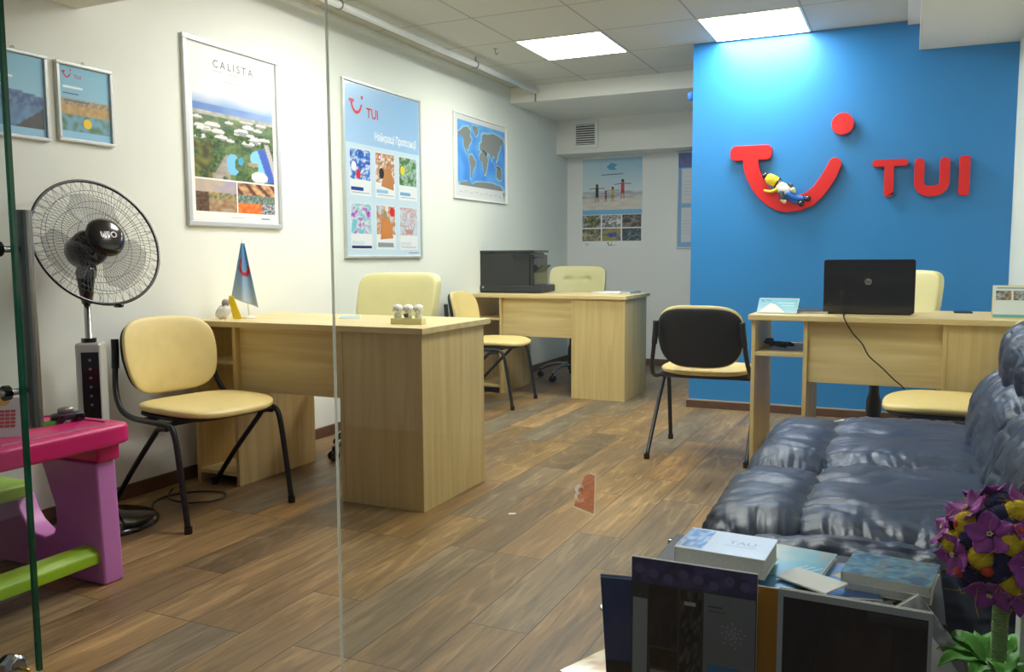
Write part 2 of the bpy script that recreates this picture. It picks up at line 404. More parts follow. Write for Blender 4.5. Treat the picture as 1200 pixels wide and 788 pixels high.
# ------------------------------------------------------------------ the room
WX, RX, BY, CZ = -3.08, .55, 5.83, 2.465
def sbx(name, a, m, **k):
    b = box(B(), *a); return struct(obj(name, b, m, **k))
sbx('floor', (WX-.2, RX+.2, -1.6, 8.2, -.1, 0), M['floor'])
sbx('ceiling', (WX-.2, RX+.2, 1.2, 8.2, CZ, CZ+.1), M['ceiling'])
sbx('wall_left', (WX-.2, WX, 1.30, 8.2, 0, CZ), M['wall'])
sbx('wall_right', (RX, RX+.2, 1.30, 8.2, 0, CZ), M['wall'])
sbx('wall_back', (WX, RX, 7.95, 8.15, 0, CZ), M['grey_wall'])
sbx('wall_blue', (-1.352, RX, BY, 7.95, 0, CZ), M['blue_wall'])
sbx('trim_1', (WX, -1.352, 6.62, 7.66, 2.335, CZ), M['beam'])
sbx('trim_2', (WX, -1.352, 7.66, 7.95, 2.02, CZ), M['beam'])
b = prism(B(), [(-.047, CZ), (-.047, 2.44), (.02, 2.44), (.02, 2.285), (RX, 2.28), (RX, CZ)], BY-2.5, Matrix.Translation((0, 2.5, 0)) @ XZ)
struct(obj('trim_3', b, M['beam']))
sbx('trim_4', (WX, RX, 1.30, 2.48, 2.06, CZ), M['beam'])
sbx('baseboard_left', (WX, WX+.014, 1.40, 7.95, 0, .062), M['skirt'], bevel=.004)
sbx('baseboard_back', (WX+.014, -1.352, 7.936, 7.95, 0, .062), M['skirt'], bevel=.004)
b = B(); box(b, -1.366, RX, BY-.014, BY, 0, .05); box(b, -1.366, -1.352, BY, 7.93, 0, .05)
struct(obj('baseboard_blue', b, M['skirt'], bevel=.003))
b = B(); box(b, -1.366, RX, BY-.014, BY, .0505, .058); struct(obj('trim_5', b, mat('skirting_cap', (176, 160, 140), .5)))

# glass front
GY = 1.36
gw = struct(obj('window_1', box(B(), -1.019, RX, GY, GY+.006, .02, 2.06), M['glass']))
struct(obj('trim_6', box(B(), -1.0212, -1.0188, GY-.0002, GY+.0062, .0, 2.06), M['frame_joint']))
dr = thing('door_1', '', '', (-1.955, GY, 0)); dr['kind'] = 'structure'
for k in ('label', 'category'): del dr[k]
obj('glass_leaf', box(B(), -1.05, -.012, 0, .010, .012, 2.05), M['glass'], dr)
obj('polished_edge', box(B(), -.0118, 0, -.0005, .0105, .012, 2.05), M['glass_edge'], dr)
h = obj('pull_handle', cyl(tube(B(), [(-.047, .062, .625), (-.047, .062, 1.172)], .0195, 20), (0, 0, 0), .0001, 0, .0001, 3), M['steel'], dr)
b = tube(B(), [(-.047, -.075, .625), (-.047, -.075, 1.172)], .0195, 20)
obj('pull_handle', b, M['steel'], dr, smooth=False)
for z in (.722, 1.075):
    b = tube(B(), [(-.047, -.07, z), (-.047, .058, z)], .0085, 14); obj('standoff', b, M['chrome'], dr, smooth=True)
    obj('rubber_cap', lathe(B(), [(0, 0), (.019, 0), (.019, .012), (0, .012)], 20, (0, 0, 0), Matrix.Translation((-.047, -.004, z)) @ Matrix.Rotation(PI/2, 4, 'X')), M['gloss_black'], dr)
b = lathe(B(), [(0, 0), (.03, 0), (.033, .006), (.033, .03), (.022, .038), (0, .038)], 6, (0, 0, 0), Matrix.Translation((-.062, -.035, .026)) @ Matrix.Rotation(math.radians(78), 4, 'Y'))
lk = obj('floor_lock', b, M['chrome'], dr, bevel=.002)
obj('lock_face', lathe(B(), [(0, 0), (.028, 0), (.028, .008), (0, .008)], 24, (0, 0, 0), Matrix.Translation((-.071, -.035, .0285)) @ Matrix.Rotation(math.radians(78), 4, 'Y')), M['gloss_black'], lk)
for dz in (.012, .032):
    obj('lock_pin', tube(B(), [(-.025, -.035, dz), (.012, -.035, dz)], .0042, 10), M['brass'], lk, smooth=True)

# ------------------------------------------------------------------ ceiling lights
def ceiling_light(x, y, label):
    t = thing('ceiling_light', label, 'ceiling light', (x, y, CZ), 0, None)
    b = B(); s = .298; w = .012
    for a in ((-s, s, -s, -s+w), (-s, s, s-w, s), (-s, -s+w, -s+w, s-w), (s-w, s, -s+w, s-w)): box(b, *a, -.006, .0)
    obj('frame', b, M['white'], t)
    obj('diffuser', box(B(), -s+w, s-w, -s+w, s-w, -.004, -.0005), M['lamp'], t)
ceiling_light(-2.1, 5.52, 'square flush ceiling light over the far desk, near the left wall')
ceiling_light(-.9, 5.515, 'square flush ceiling light touching the top of the blue wall')
ceiling_light(-2.1, 3.72, 'square flush ceiling light above the near desk at the left wall')
ceiling_light(-.9, 3.12, 'square flush ceiling light above the open middle of the floor')

# pipe along the ceiling
t = thing('ceiling_pipe', 'white pipe running below the ceiling along the left wall', 'pipe', (-2.83, 3, 2.41))
obj('pipe_run', tube(B(), [(0, -.5, 0), (.0, 1, 0), (.0, 3.6, 0)], .021, 16), M['white'], t, smooth=True)
for y in (.9, 2.5):
    b = B(); tube(b, [(0, y, .0), (0, y, .054)], .006, 8); tube(b, [(cos(a)*.025, y, sin(a)*.025) for a in [2*PI*k/14 for k in range(14)]], .004, 6, closed=True)
    obj('pipe_bracket', b, M['steel'], t)
obj('hook', tube(B(), smoothpts([(0, 3.57, -.02), (0, 3.575, -.05), (0, 3.57, -.075), (.01, 3.56, -.085)], 4), .007, 8), M['steel'], t, smooth=True)
t = thing('ceiling_hook', 'small dark hook screwed into a ceiling tile beside the white pipe', 'hook', (-2.60, 5.35, CZ))
obj('hook_plate', box(B(), -.012, .012, -.006, .006, -.004, 0), M['steel'], t)
obj('hook_wire', tube(B(), smoothpts([(0, 0, -.002), (0, 0, -.03), (.012, 0, -.04), (.018, 0, -.028)], 4), .003, 8), M['steel'], t, smooth=True)

# vent
t = thing('air_vent', 'square white louvred air vent high on the alcove beam', 'air vent', (-2.785, 7.66, 2.19))
b = B(); s = .125
for a in ((-s, s, -s, -s+.03), (-s, s, s-.03, s), (-s, -s+.03, -s+.03, s-.03), (s-.03, s, -s+.03, s-.03)): box(b, a[0], a[1], -.018, 0, a[2], a[3])
obj('vent_frame', b, M['white'], t, bevel=.003)
obj('dark_backing', box(B(), -.096, .096, -.004, -.001, -.096, .096), M['grille'], t)
b = B()
for k in range(9):
    z = -.084+k*.021; box(b, -.095, .095, -.014, -.011, -.0045, .0045, Matrix.Translation((0, .0, z)))
obj('louvre', b, M['white'], t)

# ------------------------------------------------------------------ wall pictures. local X = along wall, -Y = out of the wall
def frame_bm(w, h, t, d, b=None):
    b = b or B()
    box(b, 0, w, -d, 0, 0, t); box(b, 0, w, -d, 0, h-t, h); box(b, 0, t, -d, 0, t, h-t); box(b, w-t, w, -d, 0, t, h-t); return b
LW = PI/2
def framed(name, label, cat, loc, rz, w, h, ft, d, m='alu', base='paper', group=None):
    t = thing(name, label, cat, loc, rz, group)
    if ft: obj('frame', frame_bm(w, h, ft, d), M[m], t, bevel=.003)
    obj('backing', box(B(), ft*.9, w-ft*.9, -d*.45, -.001, ft*.9, h-ft*.9), M[base], t)
    return t
# 1 large resort poster
t = framed('framed_poster', 'tall silver-framed resort poster with aerial view of pools and white roofs', 'poster', (WX, 3.005, 1.205), LW, .66, .885, .024, .020)
p = Print(); W_, H_ = .66, .885; iu0, iu1 = .052, .608
p.rect(.03, .03, .63, .855, (240, 240, 234), 0)
roofs = [(random.random(), .45+.28*random.random(), .03+.035*random.random()) for _ in range(26)]
trees = [(random.random(), random.random()*.62, .03+.05*random.random(), random.random()) for _ in range(70)]
def aerial(u, v):
    if v > .86-.10*u*0: 
        return mixc((150, 178, 214), (236, 238, 236), (v-.86)/.14+.3*nz(u, v, 4))
    if v > .78: return mixc((96, 132, 196), (160, 184, 216), u*.8+nz(u, v, 5)*.3)
    if v > .735: return mixc((202, 196, 178), (150, 160, 150), .5+nz(u, v, 16))
    g = mixc((52, 84, 44), (112, 134, 74), .5+1.0*nz(u, v, 9, 3)+.5*nz(u, v, 30, 5))
    if v > .6: g = mixc(g, (150, 160, 150), .25)
    if u < .24 and v < .42: g = mixc((60, 62, 26), (124, 124, 40), .5+1.1*nz(u, v, 12))
    if .2 < u < .42 and v < .2+.1*sin(u*20): g = mixc((150, 140, 128), (176, 168, 156), .5+nz(u, v, 20))
    for (a, b2, r) in roofs:
        if ((u-a)/(r*1.5))**2+((v-b2)/(r*.62))**2 < 1: g = (226, 226, 220) if v > b2-.2*r else (150, 154, 150)
    for (a, b2, r, q) in trees[:34]:
        if ((u-a)/r)**2+((v-b2)/(r*.7))**2 < 1 and v < .55: g = mixc((36, 62, 34), (96, 122, 52), .5+q*.5*(v-b2)/r+nz(u, v, 30))
    def e(cu, cv, ru, rv): return ((u-cu)/ru)**2+((v-cv)/rv)**2 < 1
    if e(.46, .19, .085, .13) and not e(.53, .2, .05, .08): g = (120, 190, 222)
    if e(.56, .24, .035, .05): g = (70, 160, 200)
    if e(.78, .3, .10, .10) or e(.86, .14, .08, .13): g = (132, 200, 232)
    if abs(u-(.98-.32*v*1.1)) < .055 and .02 < v < .42: g = (64, 96, 190)
    if abs(u-(1.05-.3*v)) < .03 and v < .5: g = (186, 184, 180)
    if e(.8, .07, .11, .07): g = (232, 232, 222)
    if e(.72, .22, .07, .03): g = (170, 150, 120)
    return g
p.grid(iu0, .232, iu1, .640, 96, 84, aerial, 1)
def roomA(u, v):
    if v > .62: return mixc((196, 176, 150), (170, 160, 180), u+nz(u, v, 5))
    if u < .3: return mixc((60, 40, 26), (120, 90, 60), .5+nz(u, v, 14))
    if v < .35+.1*u: return mixc((146, 108, 66), (180, 160, 132), .5+nz(u, v, 8))
    return mixc((90, 110, 90), (190, 160, 90), .5+1.3*nz(u, v, 16))
def roomB(u, v):
    if v > .62: return mixc((214, 168, 116), (92, 52, 34), 1 if abs(math.sin(u*9+v*6)) > .86 else .15+nz(u, v, 8))
    if v < .34 and u < .62: return mixc((214, 92, 24), (244, 140, 50), .5+nz(u, v, 9))
    if v < .34: return mixc((190, 190, 190), (70, 80, 90), .5+2*nz(u, v, 20))
    return mixc((60, 84, 66), (150, 170, 160), .5+1.6*nz(u, v, 24))
p.grid(iu0, .072, .325, .224, 34, 22, roomA, 1); p.grid(.333, .072, iu1, .224, 34, 22, roomB, 1)
p.text('CALISTA', .33, .765, .052, (92, 92, 90), 1, 'CENTER', sx=1.0, spc=1.5)
p.line([(.19, .748), (.245, .748)], .002, (140, 140, 136)); p.line([(.415, .748), (.47, .748)], .002, (140, 140, 136))
p.text('LUXURY RESORT', .33, .744, .011, (130, 130, 126), 1, 'CENTER'); p.line([(.26, .705), (.41, .705)], .0025, (170, 170, 165))
p.line([(.50, .048), (.565, .048)], .006, (120, 120, 116)); p.line([(.28, .048), (.38, .048)], .003, (190, 190, 186))
p.done(t, loc=(0, -.0105, 0))
# 2 brochure poster
t = framed('brochure_poster', 'tall framed light-blue poster of six brochures with red smile logo', 'poster', (WX, 4.232, 1.045), LW, .893, 1.075, .016, .020)
p = Print(); p.rect(.02, .02, .873, 1.055, (206, 226, 238), 0)
p.grid(.022, .70, .871, 1.053, 20, 8, lambda u, v: mixc((172, 206, 238), (138, 184, 228), v*.6+u*.3), 1)
p.smile(.07, .875, .135, (214, 34, 48), 3); p.text('TUI', .25, .87, .085, (214, 34, 48), 3, bold=.0015)
p.text('Найкращі Пропозиції', .585, .742, .068, (250, 252, 252), 3, 'CENTER', sx=.72, bold=.0012)
def broch(u, v, w, h, cols, k, accent):
    p.rect(u, v, u+w, v+h, (236, 238, 236), 2)
    p.grid(u+.006, v+h*.34, u+w-.006, v+h-.004, 18, 18, photo(cols, 3, 3, k), 3)
    p.rect(u+.012, v+.03, u+w*.62, v+h*.18, accent, 4); p.line([(u+.02, v+.018), (u+w-.02, v+.018)], .004, (150, 170, 190), 4)
bw, bh = .228, .285
broch(.060, .385, bw, bh, [(30, 80, 180), (70, 130, 210), (236, 240, 240), (40, 90, 190)], 1, (30, 70, 150))
broch(.335, .385, bw, bh, [(232, 226, 218), (206, 150, 100), (180, 120, 70), (230, 228, 222)], 2, (150, 200, 236))
broch(.610, .385, bw, bh, [(190, 206, 214), (110, 160, 60), (180, 200, 210), (80, 120, 60)], 3, (120, 180, 226))
broch(.060, .055, bw, bh, [(150, 60, 170), (190, 120, 200), (226, 232, 226), (120, 200, 210)], 4, (210, 230, 236))
broch(.335, .055, bw, bh, [(226, 230, 230), (220, 150, 70), (200, 120, 60), (190, 210, 220)], 5, (236, 234, 228))
broch(.610, .055, bw, bh, [(190, 212, 226), (200, 216, 228), (210, 150, 140), (196, 216, 230)], 6, (214, 228, 236))
p.ell(.105, .56, .026, .03, (240, 240, 240), 5); p.ell(.15, .515, .024, .03, (216, 40, 50), 5); p.ell(.655, .58, .028, .03, (240, 214, 50), 5)
p.poly([(.40, .46), (.44, .57), (.50, .575), (.54, .52), (.545, .44)], (196, 134, 80), 5); p.ell(.405, .54, .028, .035, (60, 44, 36), 6); p.ell(.385, .64, .018, .02, (216, 40, 50), 5); p.ell(.385, .64, .011, .012, (236, 236, 236), 6)
p.poly([(.38, .12), (.41, .26), (.44, .30), (.49, .25), (.53, .13)], (212, 136, 66), 5); p.ell(.435, .275, .025, .03, (170, 150, 110), 6); p.ell(.52, .30, .028, .032, (218, 42, 42), 5)
p.rect(.35, .075, .53, .10, (150, 160, 166), 6); p.rect(.068, .062, .28, .078, (24, 50, 110), 5); p.poly([(.65, .24), (.69, .19), (.77, .19), (.81, .24), (.77, .16), (.69, .16)], (206, 150, 140), 5)
p.line([(.72, .035), (.85, .035)], .004, (120, 120, 130), 3)
p.done(t, 'gloss_print', loc=(0, -.0095, 0))
# 3 world map
t = framed('world_map', 'framed blue world map with grey continents hanging left of the alcove', 'map', (WX, 5.60, 1.487), LW, .925, .64, .012, .016, m='white')
p = Print(); p.rect(.012, .012, .913, .628, (222, 224, 222), 0)
mu, mv, mw, mh = .065, .105, .82, .485
def sea(u, v): return mixc(mixc((70, 140, 226), (96, 168, 236), .5+1.4*nz(u*2, v, 4)), (130, 196, 240), max(0, (v-.75)*2))
p.grid(mu, mv, mu+mw, mv+mh, 40, 24, sea, 1)
conts = [
 [(.0, .80), (.06, .84), (.12, .90), (.20, .92), (.26, .86), (.24, .78), (.28, .74), (.25, .68), (.22, .64), (.21, .58), (.19, .56), (.16, .60), (.19, .50), (.23, .47), (.20, .48), (.15, .55), (.12, .62), (.11, .72), (.07, .76), (.02, .75)],
 [(.30, .96), (.40, .96), (.41, .86), (.36, .80), (.33, .86), (.29, .92)],
 [(.23, .48), (.28, .50), (.36, .40), (.34, .32), (.30, .26), (.27, .12), (.25, .14), (.25, .30), (.22, .40)],
 [(.45, .54), (.50, .60), (.57, .58), (.62, .48), (.60, .38), (.56, .24), (.53, .22), (.51, .34), (.49, .42), (.44, .44), (.43, .50)],
 [(.44, .62), (.45, .70), (.49, .74), (.49, .84), (.54, .88), (.62, .88), (.72, .92), (.84, .90), (.96, .86), (.97, .80), (.90, .76), (.88, .68), (.84, .62), (.82, .52), (.78, .46), (.77, .54), (.72, .56), (.69, .46), (.66, .56), (.61, .60), (.58, .52), (.54, .60), (.50, .62), (.47, .60)],
 [(.80, .32), (.84, .38), (.90, .38), (.93, .28), (.91, .18), (.86, .18), (.80, .22)],
 [(.76, .44), (.80, .40), (.86, .41), (.90, .36), (.84, .36), (.78, .38)],
 [(.03, .0), (.05, .05), (.2, .075), (.28, .03), (.36, .08), (.5, .10), (.7, .10), (.9, .07), (.95, .0)],
]
for c_ in conts:
    cx = sum(q[0] for q in c_)/len(c_); cy = sum(q[1] for q in c_)/len(c_)
    p.poly([(mu+mw*max(0, min(1, cx+(q[0]-cx)*1.1+(.008 if q[0] > cx else -.008))), mv+mh*max(.0, min(1, cy+(q[1]-cy)*1.08+(.012 if q[1] > cy else -.012)))) for q in c_], (150, 200, 226), 2)
    p.poly([(mu+mw*q[0], mv+mh*q[1]) for q in c_], (134, 138, 134), 3)
for k in range(9): p.line([(mu+.02+k*.085, .055+.01*(k % 2)), (mu+.07+k*.085, .055+.01*(k % 2))], .004, (176, 180, 184), 2)
p.poly([(.84, .09), (.885, .10), (.87, .03)], (130, 150, 140), 3)
p.done(t, loc=(0, -.0075, 0))
# 4, 5 small certificates
def small(y0, w, h, z0, label, kind):
    t = framed('picture_frame', label, 'picture', (WX, y0, z0), LW, w, h, .014, .018, m='alu', group=None)
    p = Print(); a, b2, c_, d = .014, .014, w-.014, h-.014
    p.rect(a, b2, c_, d, (150, 200, 226), 0)
    if kind == 0:
        f = lambda u, v: (mixc((130, 190, 214), (160, 206, 224), 1-v) if v > .52 else mixc((190, 170, 130), (150, 130, 100), .5+2*nz(u, v, 20)) if v > .40 else mixc((206, 176, 116), (176, 146, 90), .5+nz(u, v, 10)) if v > .26 else mixc((120, 170, 196), (90, 130, 90), .3+1.4*nz(u, v, 9)))
    else:
        f = lambda u, v: (mixc((132, 190, 214), (164, 208, 226), 1-v) if v > .46+.1*(1-u) else mixc((70, 96, 140), (110, 140, 176), .5+1.5*nz(u, v, 12)) if v > .30 else (mixc((110, 150, 190), (80, 110, 140), .4+nz(u, v, 8)) if v > (u-.45)*.55 else (84, 84, 86)))
    p.grid(a+.006, b2+.03, c_-.006, d-.006, 30, 40, f, 1)
    if kind == 0:
        p.smile(.028, h-.062, .040, (206, 40, 70), 3); p.text('TUI', .082, h-.060, .022, (206, 40, 70), 3)
        p.ell(w*.52, .080, .020, .020, (240, 206, 40), 3)
    for k, (z, l, col) in enumerate(((h*.69, .09, (236, 244, 246)), (h*.61, .07, (84, 120, 150)), (h*.52, .12, (84, 120, 150)))):
        p.line([(.03, z), (.03+l, z)], .009 if k == 0 else .005, col, 3)
    p.done(t, loc=(0, -.0085, 0))
    obj('hanging_loop', tube(B(), [(w/2+.006*cos(a_), -.004, h+.006+.006*sin(a_)) for a_ in [2*PI*k/12 for k in range(12)]], .0012, 6, closed=True), M['steel'], t)
small(2.350, .262, .315, 1.520, 'small framed print of a beach with sandy shore and yellow spot', 0)
small(2.050, .262, .330, 1.508, 'small framed print of blue mountains and a bay, nearest the glass door', 1)
# 6 family beach poster on back wall
t = thing('beach_poster', 'unframed poster of a family jumping on a beach, beside the vent', 'poster', (-2.925, 7.95, 1.130), 0)
obj('sheet', box(B(), 0, .612, -.002, -.0002, 0, .868), M['paper'], t)
p = Print()
def beach(u, v):
    if v > .35: return mixc((208, 224, 230), (160, 198, 220), (v-.35)*1.5*(.4+u))
    if v > .2: return mixc((150, 160, 170), (214, 210, 204), .5+nz(u, v*3, 6))
    return mixc((206, 196, 184), (226, 220, 210), .5+nz(u, v*3, 8))
p.grid(.004, .375, .608, .862, 30, 30, beach, 1)
p.rect(.004, .325, .608, .372, (120, 180, 220), 1)
pals = [[(50, 54, 40), (150, 150, 60), (60, 70, 60), (170, 170, 170)], [(90, 100, 110), (200, 200, 196), (60, 70, 84), (226, 224, 220)], [(70, 60, 56), (160, 150, 140), (90, 84, 80), (60, 56, 60)],
        [(60, 56, 36), (130, 130, 110), (90, 96, 60), (180, 170, 140)], [(40, 60, 150), (60, 90, 180), (180, 150, 60), (150, 150, 80)], [(50, 70, 80), (120, 160, 170), (60, 56, 60), (80, 90, 100)]]
for k in range(6):
    u0 = .004+(k % 3)*.204; v0 = .20-(k//3)*.132
    p.grid(u0, v0, u0+.19, v0+.12, 16, 10, photo(pals[k], 3, 3, k+20), 1)
def jump(u, v, s, top, leg, skin=(176, 130, 100)):
    p.ell(u, v+.9*s, .09*s, .1*s, (70, 50, 40), 3); p.rect(u-.1*s, v+.4*s, u+.1*s, v+.8*s, top, 3); p.rect(u-.1*s, v+.2*s, u+.1*s, v+.42*s, leg, 3)
    p.line([(u-.06*s, v+.25*s), (u-.09*s, v-.1*s)], .07*s, skin, 2); p.line([(u+.06*s, v+.25*s), (u+.08*s, v-.1*s)], .07*s, skin, 2)
    p.line([(u-.08*s, v+.76*s), (u-.5*s, v+.7*s)], .06*s, skin, 2); p.line([(u+.08*s, v+.76*s), (u+.5*s, v+.72*s)], .06*s, skin, 2)
jump(.155, .46, .16, (50, 60, 60), (40, 50, 60)); jump(.245, .455, .10, (120, 90, 100), (150, 60, 80)); jump(.315, .46, .13, (190, 170, 80), (150, 140, 60)); jump(.415, .49, .17, (196, 70, 80), (190, 50, 60))
p.poly([(.25, .78), (.30, .82), (.36, .80), (.33, .77), (.36, .75), (.29, .75)], (90, 160, 200), 3); p.line([(.2, .705), (.42, .71)], .008, (90, 110, 130), 3)
p.text('TUI', .03, .028, .026, (60, 60, 70), 2); p.smile(.26, .022, .05, (90, 60, 60), 2); p.line([(.27, .025), (.35, .025)], .004, (120, 120, 126), 2)
p.done(t, loc=(0, -.0022, 0))
# 7 partly hidden poster next to it
t = framed('notice_poster', 'blue notice poster with white sheets, partly hidden behind the blue wall', 'poster', (-1.980, 7.95, 1.118), 0, .58, .90, .014, .016, m='alu', base='paper')
p = Print(); p.rect(.014, .014, .566, .886, (134, 176, 212), 0); p.rect(.014, .75, .566, .886, (84, 112, 176), 1)
p.smile(.05, .79, .08, (140, 60, 110), 3)
for v0 in (.42, .06):
    p.rect(.045, v0, .275, v0+.32, (216, 218, 222), 2); p.rect(.305, v0, .535, v0+.32, (216, 218, 222), 2)
    for k in range(5): p.line([(.06, v0+.08+k*.03), (.2, v0+.08+k*.03)], .003, (180, 170, 176), 3)
p.done(t, loc=(0, -.0078, 0))

# ------------------------------------------------------------------ sign on blue wall
t = thing('smile_emblem', 'large red smile-shaped emblem with a round dot on the blue wall', 'wall sign', (-.74, BY, 1.33))
FR = Matrix.Translation((.74, -.05, -1.33)) @ XZ
def rrect(x0, x1, z0, z1, r, n=5):
    out = []
    for cx, cz, a0 in ((x1-r, z0+r, -90), (x1-r, z1-r, 0), (x0+r, z1-r, 90), (x0+r, z0+r, 180)):
        for k in range(n+1):
            a = math.radians(a0+90*k/n); out.append((cx+r*cos(a), cz+r*sin(a)))
    return out
b = prism(B(), SM_OUT, .046, FR); b2 = prism(b, rrect(-1.087, -.822, 1.672, 1.768, .035), .0465, Matrix.Translation((0, -.0004, 0)) @ FR)
obj('smile', b2, M['red'], t, bevel=.003)
b = prism(B(), [(-.397+.066*cos(2*PI*k/40), 1.869+.068*sin(2*PI*k/40)) for k in range(40)], .046, FR)
obj('dot', b, M['red'], t, bevel=.003)
t = thing('wall_lettering', 'three raised red letters reading TUI on the blue wall', 'wall sign', (0.05, BY, 1.40))
FL = Matrix.Translation((-.05, -.05, -1.40)) @ XZ
def arc(cx, cz, r, a0, a1, n=8): return [(cx+r*cos(math.radians(a0+(a1-a0)*k/n)), cz+r*sin(math.radians(a0+(a1-a0)*k/n))) for k in range(n+1)]
Tp = [(-.094, 1.42)]+[(-.094, 1.592)]+arc(-.037, 1.613, .021, -90, 90)+arc(-.198, 1.613, .021, 90, 270)+[(-.148, 1.592)]+arc(-.128, 1.428, .02, 180, 270, 4)+arc(-.114, 1.428, .02, 270, 360, 4)
obj('letter', prism(B(), Tp, .046, FL), M['red'], t, bevel=.002)
Up = arc(.0475, 1.606, .0275, 0, 180, 6)+arc(.105, 1.487, .085, 180, 270, 8)+arc(.128, 1.487, .085, 270, 360, 8)+arc(.1855, 1.606, .0275, 0, 180, 6)+arc(.133, 1.49, .025, 0, -90, 6)+arc(.10, 1.49, .025, 270, 180, 6)
obj('letter', prism(B(), Up, .046, FL), M['red'], t, bevel=.002)
obj('letter', prism(B(), rrect(.262, .320, 1.400, 1.636, .018), .046, FL), M['red'], t, bevel=.002)

# soft toy lying in the smile, head left
t = thing('toy_doll', 'small toy doll with yellow hood, white vest and blue legs lying on the smile', 'toy', (-.745, 5.765, 1.455))
A = math.radians(-31)
def Rm(x, y, z=0): return Vector((x*cos(A)-y*sin(A), z, x*sin(A)+y*cos(A)))
def limb(name, pts, radii, m):
    b = tube(B(), smoothpts([Rm(*q) for q in pts], 5), 0, 12, radii=None) if False else None
    P = smoothpts([Rm(*q) for q in pts], 5); n = len(P)
    rad = [radii[0]+(radii[1]-radii[0])*i/(n-1) for i in range(n)]
    b = tube(B(), P, 0, 12, radii=rad); ball(b, P[0], radii[0], 6); ball(b, P[-1], radii[1], 6)
    return obj(name, b, m, t, smooth=True)
hd = sbox(B(), (0, 0, 0), (.052, .034, .036), 2.6, 10)
hd.transform(Matrix.Translation(Rm(-.095, .035)) @ Matrix.Rotation(-A, 4, 'Y'))
hh = obj('hood', hd, M['yellow'], t, smooth=True)
obj('hood_tip', ball(B(), Rm(-.152, .038), .022, 8), M['gloss_black'], hh, smooth=True)
obj('face_band', lathe(B(), [(.037, -.005), (.039, 0), (.037, .005)], 24, (0, 0, 0), Matrix.Translation(Rm(-.06, .033)) @ Matrix.Rotation(PI/2-A, 4, 'Y')), M['gloss_black'], hh, smooth=True)
bd = sbox(B(), (0, 0, 0), (.056, .036, .038), 2.4, 10); bd.transform(Matrix.Translation(Rm(-.008, .02)) @ Matrix.Rotation(-A, 4, 'Y'))
bd_ = obj('vest', bd, M['white'], t, smooth=True)
limb('arm', [(-.04, .0, -.02), (-.06, -.03, -.035), (-.1, -.045, -.03)], (.012, .008), M['yellow'])
limb('arm', [(.0, .045, 0), (.02, .065, -.02), (.05, .045, -.03)], (.012, .010), M['charcoal'])
limb('mitten', [(.05, .045, -.035), (.06, .04, -.035)], (.015, .013), M['cream2'])
limb('mitten', [(.03, -.04, -.04), (.045, -.045, -.04)], (.015, .013), M['cream2'])
limb('arm', [(.0, -.01, -.03), (.02, -.03, -.04), (.03, -.035, -.04)], (.018, .015), M['charcoal'])
limb('leg', [(.04, .01, -.01), (.09, .01, -.02), (.14, .03, -.02)], (.027, .014), M['blue_toy'])
limb('leg', [(.04, -.005, .01), (.09, -.008, .0), (.13, .0, -.01)], (.026, .014), M['blue_toy'])
limb('shoe', [(.14, .035, -.02), (.16, .04, -.03)], (.016, .02), M['gloss_black'])
limb('shoe', [(.128, .0, -.02), (.14, -.005, -.03)], (.016, .02), M['gloss_black'])

t = thing('door_chime', 'small blue round fitting on the outer edge of the blue wall', 'fitting', (-1.352, 5.86, 2.13))
obj('casing', sbox(B(), (-.02, 0, 0), (.022, .02, .03), 3, 8), M['blue_toy'], t, smooth=True)

# ------------------------------------------------------------------ desks
def make_desk(name, label, loc, w=1.24):
    t = thing(name, label, 'desk', loc, 0)
    sh = .24; pd = .41; d = .555; th = .018; hz_ = .739
    def pn(n, a, m='desk'): return obj(n, box(B(), *a), M[m], t, bevel=.0012)
    obj('desktop', box(B(), -.015, w+.015, -.02, .60, hz_, hz_+.026), M['desk_h'], t, bevel=.002)
    pn('side_panel', (0, th, 0, d, 0, hz_)); pn('side_panel', (sh, sh+th, 0, d, 0, hz_))
    pn('shelf', (th, sh, .004, d, .565, .583), 'desk_h'); pn('shelf', (th, sh, .004, d, .045, .063), 'desk_h')
    pn('modesty_panel', (sh+th, w-pd, .03, .046, .445, hz_), 'desk_h')
    pn('side_panel', (w-pd, w-pd+th, 0, d, .0, hz_)); pn('side_panel', (w-th, w, 0, d, .0, hz_))
    pn('front_panel', (w-pd+th, w-th, .003, .02, .0, hz_)); pn('back_panel', (w-pd+th, w-th, d-.018, d, .0, hz_-.18)); pn('drawer_front', (w-pd+th, w-th, d-.018, d, hz_-.175, hz_-.005))
    return t
DZ = .765
d1 = make_desk('office_desk', 'light maple office desk nearest the glass, standing at the left wall', (-3.010, 2.942, 0))
d2 = dup(d1, label='light maple office desk carrying the black printer', loc=(-3.062, 5.84, 0))
d3 = dup(d1, label='light maple office desk with a laptop in front of the blue wall', loc=(-.675, 4.215, 0))
for o in (d1, d2, d3): o['group'] = 'maple office desks'

